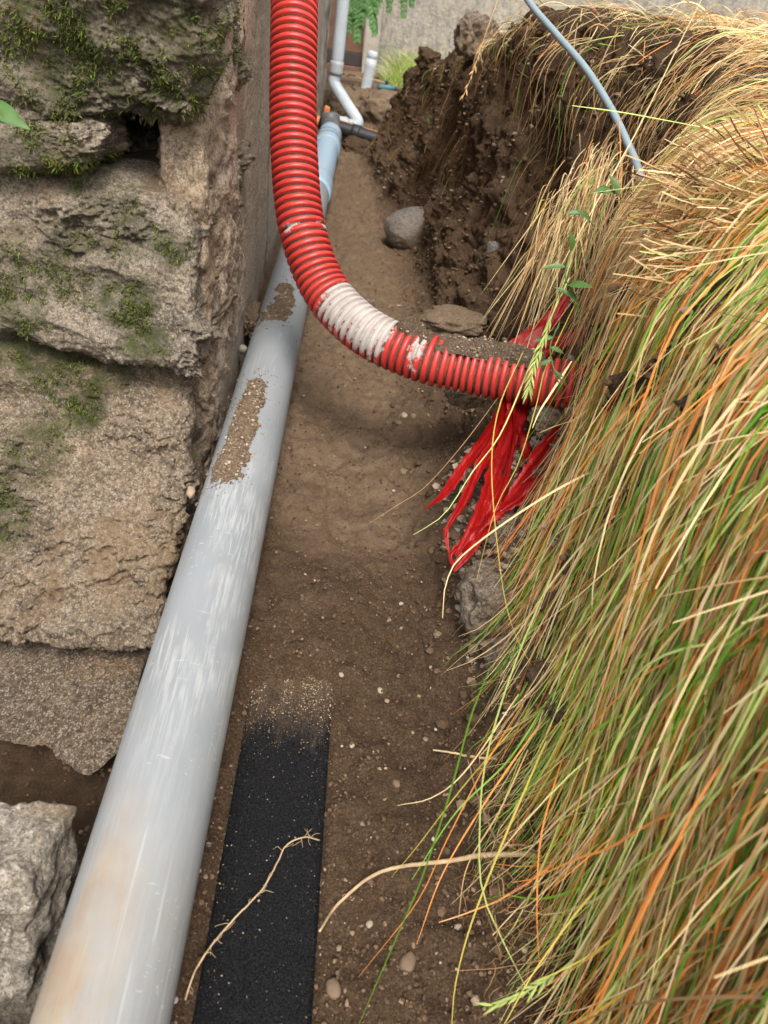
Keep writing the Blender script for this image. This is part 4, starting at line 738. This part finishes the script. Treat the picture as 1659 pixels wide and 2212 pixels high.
seed_head([(1075, 0, 1.9), (1050, 70, 1.88), (1020, 160, 1.86), (998, 215, 1.85)], 10, .02, 'dry wispy seed stalk dangling before the far bank', TAN*1.1, .004)

# broad green weed leaves
leafm = plain('green_leaf', (.06, .125, .028), .5, .25, 40)
def leaf_geo(L, w, droop=.25):
    n = 9; t = np.linspace(0, 1, n); prof = w*np.sin(np.pi*t**.8)**.9*.5; V = []
    for k in range(n): V += [(-prof[k], L*t[k], .12*prof[k]*4-droop*L*t[k]**2), (0, L*t[k], -droop*L*t[k]**2), (prof[k], L*t[k], .12*prof[k]*4-droop*L*t[k]**2)]
    return np.array(V), grid_faces(n, 3)
def place_leaf(parent, base, direc, L, w, up=(0, -.6, .8), mat=None):
    V, F = leaf_geo(L, w); y = np.asarray(direc, float); y /= np.linalg.norm(y); x = np.cross(y, up); x /= np.linalg.norm(x); z = np.cross(x, y)
    return mesh_np('leaf', base+V[:, :1]*x+V[:, 1:2]*y+V[:, 2:]*z-loc_of(parent), F, mat or leafm, parent)
def sprig(pts, leaves, label, mat=None):
    P = crom([atd((a+random.uniform(-12, 12), c+random.uniform(-8, 8)), d) for a, c, d in pts], 24); r = empty('weed_sprig', P[0], label, 'weed'); sm = tube('stem', P, .0011, mat or leafm, r, 6)
    for (i, dx, dz, L, w) in leaves: place_leaf(r, P[i], (dx+random.uniform(-.3, .3), random.uniform(-.6, .2), dz+random.uniform(-.3, .3)), L*random.uniform(.8, 1.35), w*random.uniform(.7, 1.05), up=(random.uniform(-.5, .5), -.6, random.uniform(.2, 1.)), mat=mat).parent = sm
sprig([(1260, 690, 1.10), (1235, 640, 1.09), (1215, 600, 1.08), (1240, 540, 1.08)], [(6, -.9, .35, .04, .011), (12, .6, .5, .03, .013), (18, -.8, .1, .035, .012), (23, -.3, .9, .03, .012)], 'broad leaved green weed at the shoulder of the bank')
sprig([(1215, 700, 1.10), (1195, 745, 1.09), (1200, 790, 1.08), (1215, 820, 1.08)], [(6, -.8, -.2, .022, .010), (10, .7, .2, .022, .010), (15, -.7, -.5, .02, .009), (19, .7, -.5, .03, .009), (23, .3, -.9, .022, .009)], 'small leafy green sprig lying over the conduit end')
sprig([(1340, 430, 1.12), (1320, 410, 1.12), (1300, 400, 1.12)], [(6, -.5, .6, .03, .014), (12, -.9, .3, .03, .013), (22, -.8, -.2, .024, .012)], 'green leaf pair under the lower end of the cable')
sprig([(1290, 480, 1.12), (1265, 465, 1.12), (1240, 455, 1.12)], [(8, -.6, .6, .028, .013), (20, -.9, .1, .03, .012)], 'green leaf pair halfway down the straw edge')
sprig([(935, 330, 2.9), (932, 305, 2.88), (938, 285, 2.86)], [(6, -.6, .6, .04, .02), (14, .7, .5, .045, .02), (22, -.3, .9, .04, .018)], 'small green plant growing in the far bank face')
lf = empty('weed_sprig', atd((-25, 232), .9), 'bright green leaf poking in at the left edge before the stone', 'weed')
place_leaf(lf, atd((-30, 226), .9), atd((60, 268), .88)-atd((-30, 226), .9), .062, .024, up=(.2, -.8, .5)); place_leaf(lf, atd((-30, 236), .9), atd((14, 262), .88)-atd((-30, 236), .9), .035, .018, up=(.2, -.8, .5))

# ================================================================== ROOTS
rootm = plain('pale_root', (.42, .30, .17), .75, .3, 50); rootd = plain('brown_root', (.20, .13, .08), .85, .3, 50)
def root(pts, r0, r1, label, mat=rootm, hairs=0):
    P = crom([np.array(q) for q in pts], 70); P += np.cumsum(RNG.normal(0, .00035, P.shape), axis=0)*np.sin(np.linspace(0, np.pi, 70))[:, None]
    o = empty('root', P[0], label, 'root'); mr = tube('main_root', P, np.linspace(r0, r1, 70), mat, o, 8)
    for k in range(hairs):
        i = random.randint(4, 66); q = [P[i]]; d = np.array([random.gauss(0, 1), random.gauss(0, 1), abs(random.gauss(0, .5))])
        for _ in range(4): d = d+RNG.normal(0, .5, 3); q.append(q[-1]+d/np.linalg.norm(d)*random.uniform(.002, .005))
        tube('rootlet', crom(q, 8), np.linspace(.0004, .0002, 8), mat, o, 4, False).parent = mr
Z = lambda p, z: atz(p, z)
root([Z((1230, 1862), .03), Z((1150, 1845), .05), Z((1090, 1848), .045), Z((1040, 1850), .035), Z((960, 1862), .022), Z((870, 1872), .020), Z((800, 1898), .02), Z((730, 1955), .016), Z((690, 2012), .036)], .0040, .0012, 'long pale root reaching from the bank toward the black felt', hairs=8)
root([Z((690, 1815), .030), Z((655, 1808), .042), Z((615, 1828), .04), Z((590, 1880), .038), Z((555, 1935), .037), Z((500, 1990), .036), Z((440, 2060), .036), Z((415, 2110), .02), Z((400, 2160), .01)], .0008, .0011, 'thin wiry root lying across the black felt', rootm, hairs=22)
root([Z((935, 1620), .012), Z((980, 1626), .014), Z((1030, 1632), .018), Z((1075, 1640), .03)], .0012, .0020, 'short straight root stub poking from the bank toe', hairs=2)
root([Z((1010, 1640), .05), Z((1060, 1810), .06), Z((1130, 1830), .07), Z((1170, 1850), .09)], .0010, .0016, 'thin twig above the long pale root', rootd)
# a web of fine roots at the bank toe and trailing on the wall
hp = []
for (px, z, n, sp) in (((1110, 1780), .06, 70, .035), ((1080, 1930), .04, 70, .03), ((1140, 2000), .06, 60, .03), ((1110, 1650), .08, 40, .03), ((1150, 1500), .12, 40, .03)):
    c0 = Z(px, z)
    for _ in range(n):
        q = [c0+RNG.normal(0, sp, 3)*[.7, 1, .8]]; d = RNG.normal(0, 1, 3)
        for _ in range(6): d = d*.7+RNG.normal(0, .6, 3); q.append(q[-1]+d/np.linalg.norm(d)*.008)
        hp.append(crom(q, 9))
for (px, y, n, sp) in (((250, 1445), .80, 46, .014), ((215, 1450), .81, 26, .014), ((25, 1640), .74, 16, .02)):
    c0 = aty(px, y)
    for _ in range(n):
        q = [c0+RNG.normal(0, sp, 3)*[1.2, .5, .8]]; d = RNG.normal(0, 1, 3)*[1, .4, 1]
        for _ in range(6): d = d*.7+RNG.normal(0, .6, 3)*[1, .4, 1]; q.append(q[-1]+d/np.linalg.norm(d)*.006)
        hp.append(crom(q, 9))
hp = np.array(hp); tag(ribbons('fine_roots', hp, np.full(len(hp), .0009), RNG.normal(size=(len(hp), 3)), np.array(srgb(140, 108, 76))*RNG.uniform(.5, 1.2, (len(hp), 1)), cm), 'tangles of hair fine roots at the bank toe and wall joint', 'roots', kind='stuff')

# ================================================================== FAR END OF THE TRENCH
white = plain('white_plastic', (.42, .46, .49), .4, .16, 9); greyp = plain('grey_plastic', (.33, .34, .34), .45, .1, 20); black = plain('black_pipe_plastic', (.022, .022, .024), .5, .3, 20); orange = plain('orange_plastic', (.60, .22, .08), .5, .15, 20)
dp = empty('downpipe', (-.15, 4.78, .05), 'white rainwater downpipe with two elbows at the far house corner', 'downpipe')
A0, A1, A2, A3, A4, A5, A6 = [aty(q, y) for q, y in (((757, -170), 4.82), ((727, 150), 4.80), ((722, 180), 4.79), ((738, 208), 4.76), ((772, 262), 4.62), ((765, 272), 4.56), ((722, 266), 4.46))]
DR = .034
tube('shaft', np.linspace(A0, A1, 12), DR, white, dp, 24); tube('coupling', np.linspace(A1+(A0-A1)*.06, A1+(A2-A1)*.4, 5), DR+.004, greyp, dp, 24)
tube('elbow', crom([A1+(A2-A1)*.3, A2, A3, A3*.55+A4*.45, A4, A5, A5*.5+A6*.5], 60), DR-.001, white, dp, 24)
tube('lower_bend', crom([A5*.5+A6*.5, A6, A6+[-.03, -.05, -.03]], 16), DR+.003, plain('pale_grey_plastic', (.45, .47, .49), .4, .1), dp, 24)
tube('sleeve_ring', crom([A5*.55+A6*.45, A5*.47+A6*.53], 3), DR+.006, greyp, dp, 24)
bp = empty('black_pipe', (-.08, 4.4, .05), 'black pipe crossing the far end of the trench above the gully', 'pipe')
B0, B1 = aty((692, 264), 4.40), aty((830, 306), 4.32); q = np.linspace(B0, B1, 30); bb = hollow('barrel', q, .036, .031, black, bp, 28)
tube('end_collar', np.linspace(B0+(B1-B0)*.02, B0+(B1-B0)*.16, 4), .0395, black, bp, 28); tube('coupler', np.linspace(B0+(B1-B0)*.50, B0+(B1-B0)*.62, 4), .041, black, bp, 28)
up_ = np.array([0, .25, 1.]); up_ /= np.linalg.norm(up_)
tube('orange_stripe', np.linspace(B0+(B1-B0)*.17, B0+(B1-B0)*.48, 4)+up_*.0345, .004, orange, bp, 8).parent = bb; tube('orange_stripe', np.linspace(B0+(B1-B0)*.66, B0+(B1-B0)*.9, 4)+up_*.0345, .004, orange, bp, 8).parent = bb
tube('orange_plug', np.linspace(B0+(B0-B1)*.06, B0+(B1-B0)*.03, 4), .028, orange, bp, 20)
tube('grey_collar', np.linspace(aty((752, 268), 4.43), aty((757, 284), 4.42), 4), .032, plain('tan_collar', (.30, .27, .22), .6), bp, 24)
el = empty('pipe_elbow', (PX, 4.2, .06), 'dark grey elbow joining the blue pipe to the black pipe', 'pipe elbow')
hollow('bend', crom([(PX, 4.08, PZ-.02), (PX, 4.20, PZ-.018), (PX-.005, 4.27, PZ+.0), (PX-.012, 4.30, PZ+.04)], 30), .050, .045, plain('dark_grey_plastic', (.10, .10, .105), .5), el, 28)
gu = empty('gully', (-.03, 4.42, -.03), 'black round gully pot under the crossing pipes', 'gully')
q = aty((735, 312), 4.32); hollow('pot', np.linspace(q+[.02, 0, -.06], q+[.02, 0, .022], 6), .075, .068, black, gu, 30); tube('pot_floor', np.linspace(q+[.02, 0, -.055], q+[.02, 0, -.01], 3), .067, black, gu, 30)
tag(boulder('orange_scrap', aty((716, 302), 4.34), (.022, .012, .016), orange, 81, n=10, r=.4, amp=.3), 'orange plastic scrap under the black pipe', 'scrap')
tag(boulder('orange_scrap', aty((706, 245), 4.6), (.018, .014, .04), orange, 82, n=10, r=.4, amp=.2), 'upright orange plastic piece beside the downpipe foot', 'scrap')
tag(boulder('white_scrap', aty((704, 322), 4.16), (.02, .012, .008), white, 83, n=8, r=.4, amp=.3), 'white scrap lying by the end of the blue pipe', 'scrap')
tag(boulder('far_rock', aty((772, 322), 4.2), (.085, .07, .05), soil, 84, n=24, r=.7, amp=.25), 'brown earth lump in front of the black gully', 'clod')
tag(boulder('far_rock', aty((838, 248), 4.98), (.17, .12, .13), drysoil, 85, n=30, r=.6, amp=.2), 'big earthy boulder behind the black pipe', 'boulder')
tag(boulder('far_rock', aty((745, 235), 5.02), (.12, .08, .10), drysoil, 86, n=26, r=.6, amp=.25), 'earth covered rock behind the downpipe elbow', 'boulder')
st = empty('vent_pipe', aty((790, 193), 5.9), 'short white capped pipe standing upright in the yard', 'pipe')
C0, C1, C2 = aty((788, 205), 5.9), aty((803, 128), 5.9), aty((806, 112), 5.9); tube('tube', np.linspace(C0, C1, 6), .037, white, st, 24)
tube('neck', np.array([C1+(C1-C0)*x for x in (0., .02, .035)]), np.array([.037, .034, .031]), white, st, 24); tube('cap', np.array([C1+(C1-C0)*x for x in (.035, .05, .19, .215, .225)]), np.array([.033, .035, .035, .028, .012]), white, st, 24)
# hand tool on the mound
tl = empty('hand_tool', aty((830, 197), 5.2), 'teal and black hand tool lying on the earth mound', 'tool'); teal = plain('teal_plastic', (.045, .13, .155), .45); steel = plain('tool_steel', (.35, .35, .34), .35, metal=.8)
t0, t1, t2, t3 = [aty(q, 5.12)+[0, 0, .012] for q in ((815, 193), (852, 196), (868, 200), (880, 203))]
tube('body', crom([t0, t0*.7+t1*.3, t0*.4+t1*.6, t1], 16), np.interp(np.linspace(0, 1, 16), [0, .15, .6, 1], [.010, .018, .021, .012]), teal, tl, 14)
tube('knob', np.linspace(t0*.5+t1*.5+[0, 0, .012], t0*.5+t1*.5+[0, 0, .038], 4), .011, black, tl, 12); tube('neck', np.linspace(t1, t2, 4), .008, black, tl, 10); tube('blade', np.linspace(t2, t3, 4), .009, steel, tl, 8)

# yard wall, post, door
m, nt, p = newmat('roughcast'); b = NB(nt)
col = b.mix(b.ramp(b.noise(3, 5, .6, b.pos((1, 1, .5))), [(.35, 0.), (.65, 1.)]), (.34, .31, .26), (.42, .37, .29)); col = b.mix(b.ramp(b.noise(18, 6, .75, b.pos((1, 1, .55))), [(.40, .9), (.55, 0.)]), col, (.22, .205, .185))
col = b.mix(b.ramp(b.noise(26, 6, .7, b.pos((1, 1, .5))), [(.55, 0.), (.68, .6)]), col, (.52, .42, .28)); b.l(col, p.inputs['Base Color']); p.inputs['Roughness'].default_value = .95
b.l(b.bump(b.noise(40, 5, .7), .8, .02), p.inputs['Normal']); roughcast = m
yw_ = 7.4
yd = empty('yard_wall', (2., yw_, 0), 'mottled beige roughcast wall closing the view behind the trench', 'wall')
nx_, nz_ = 120, 50; xs, zs = np.linspace(.08, 7., nx_), np.linspace(-.3, 2.6, nz_); X, Zz = np.meshgrid(xs, zs, indexing='ij'); P = np.stack([X, np.full_like(X, yw_), Zz], -1); P[..., 1] += .02*fbm(P, 2.2, 4)
mesh_np('facing', P.reshape(-1, 3)-loc_of(yd), grid_faces(nx_, nz_), roughcast, yd); box('coping', (.06, yw_-.06, 2.6), (7.02, yw_+.28, 2.68), plain('coping_concrete', (.36, .34, .30), .9, .2, 9, bump=.01), yd); box('core', (.09, yw_+.04, -.3), (6.99, yw_+.22, 2.6), roughcast, yd, 0)
concrete = plain('post_concrete', (.32, .285, .235), .9, .2, 14, bump=.004)
po = empty('concrete_post', aty((795, 190), 7.2), 'square concrete post beside the brown door', 'post'); q = aty((800, 100), 7.2)
box('shaft', (q[0]-.055, 7.16, -.1), (q[0]+.07, 7.30, 2.3), concrete, po, .012); box('post_cap', (q[0]-.075, 7.14, 2.302), (q[0]+.09, 7.32, 2.36), concrete, po, .01)
wood = plain('brown_timber', (.12, .062, .036), .7, .3, 12); dark = plain('dark_timber', (.035, .028, .024), .7, .3, 12)
dr = empty('door', (-.3, 7.3, .1), 'brown timber door behind the downpipe and fern leaves', 'door'); zb = aty((760, 118), 7.26)[2]
for k in range(5): box('plank', (q[0]-.062-.16*(k+1)+.003, 7.24, zb+.02), (q[0]-.062-.16*k, 7.275, 2.1), wood, dr, .003)
box('frame', (q[0]-.90, 7.225, zb-.075), (q[0]-.06, 7.30, zb+.018), dark, dr, .004); box('threshold', (q[0]-.90, 7.20, zb-.15), (q[0]-.058, 7.32, zb-.078), wood, dr, .004)
bs = empty('plinth', (-.4, 7.25, 0), 'low rough masonry plinth under the brown door', 'plinth'); hexblock('masonry', [(-1., 7.18, -.2), (q[0]-.06, 7.18, -.2), (-1., 7.18, zb-.152), (q[0]-.06, 7.18, zb-.152)], (0, .2, 0), rubble, bs, 91., n=(40, 8, 16), r=.1, amp=(.02, .01, .004))
# fern-like foliage hanging in from above
frond_m = plain('fern_green', (.10, .21, .065), .55, .35, 25); fol = empty('overhanging_shrub', aty((790, -60), 6.0), 'green feathery leaves hanging down in front of the brown door', 'shrub')
def frond(parent, base, tip, n, L):
    P = crom([base, (np.asarray(base)+tip)/2+[0, -.03, .03], tip], 30); fs = tube('stem', P, .003, frond_m, parent, 5); T, U, W = frames(P); Vs, Fs, off = [], [], 0
    for k in range(n):
        i = int(4+25*k/n)
        for sd in (-1, 1):
            d = U[i]*sd+T[i]*.7+np.array([0, 0, -.35]); d /= np.linalg.norm(d); V, F = leaf_geo(L*(1.1-.7*k/n)*random.uniform(.8, 1.2), L*.34); x = np.cross(d, [0, -.8, .5]); x /= np.linalg.norm(x); z = np.cross(x, d)
            Vs.append(P[i]+V[:, :1]*x+V[:, 1:2]*d+V[:, 2:]*z); Fs.append(F+off); off += len(V)
    mesh_np('leaflets', np.vstack(Vs)-loc_of(parent), np.vstack(Fs), frond_m, fs)
for (a, c, n_) in (((775, -60), (772, 92), 13), ((760, -60), (752, 75), 12), ((800, -70), (795, 40), 11), ((790, -60), (812, 82), 12), ((770, -80), (765, 45), 12), ((815, -50), (808, 28), 10), ((785, -70), (780, 60), 11), ((745, -50), (760, 30), 10), ((805, -60), (785, 20), 10)):
    frond(fol, aty(a, 6.05), aty(c, 5.95), n_, .085)
fo2 = empty('overhanging_shrub', aty((860, -60), 5.9), 'separate green twigs hanging right of the concrete post', 'shrub')
for (a, c, n_) in (((850, -60), (838, 32), 9), ((870, -60), (872, 42), 9), ((885, -60), (890, 20), 8)): frond(fo2, aty(a, 5.95), aty(c, 5.9), n_, .06)
# soft yard grass before the wall and moss on the far wall edge
n = 2600; x = RNG.uniform(.2, .8, n); y = RNG.uniform(5.4, 7.2, n); z = np.array([.06-.03*(v-5.8) for v in y]); L = RNG.uniform(.10, .42, n)*np.clip(1.2-np.abs(x-.42)*1.5, .35, 1); d = RNG.normal(0, .35, (n, 3))+[0, 0, 1.2]; d /= np.linalg.norm(d, axis=1)[:, None]; t = np.linspace(0, 1, 6)[None, :, None]
P = np.stack([x, y, z], 1)[:, None]+d[:, None]*L[:, None, None]*t+np.concatenate([RNG.normal(0, .25, (n, 2)), np.full((n, 1), -.35)], 1)[:, None]*(t**2)*L[:, None, None]
emit('yard_grass', [(P, RNG.uniform(.002, .005, n), RNG.normal(size=(n, 3)), PALS[RNG.choice(8, n, p=[.1, .1, 0, .4, .3, .05, .02, .03])]*RNG.uniform(.8, 1.1, (n, 1)))], 'soft green grass growing at the foot of the yard wall')
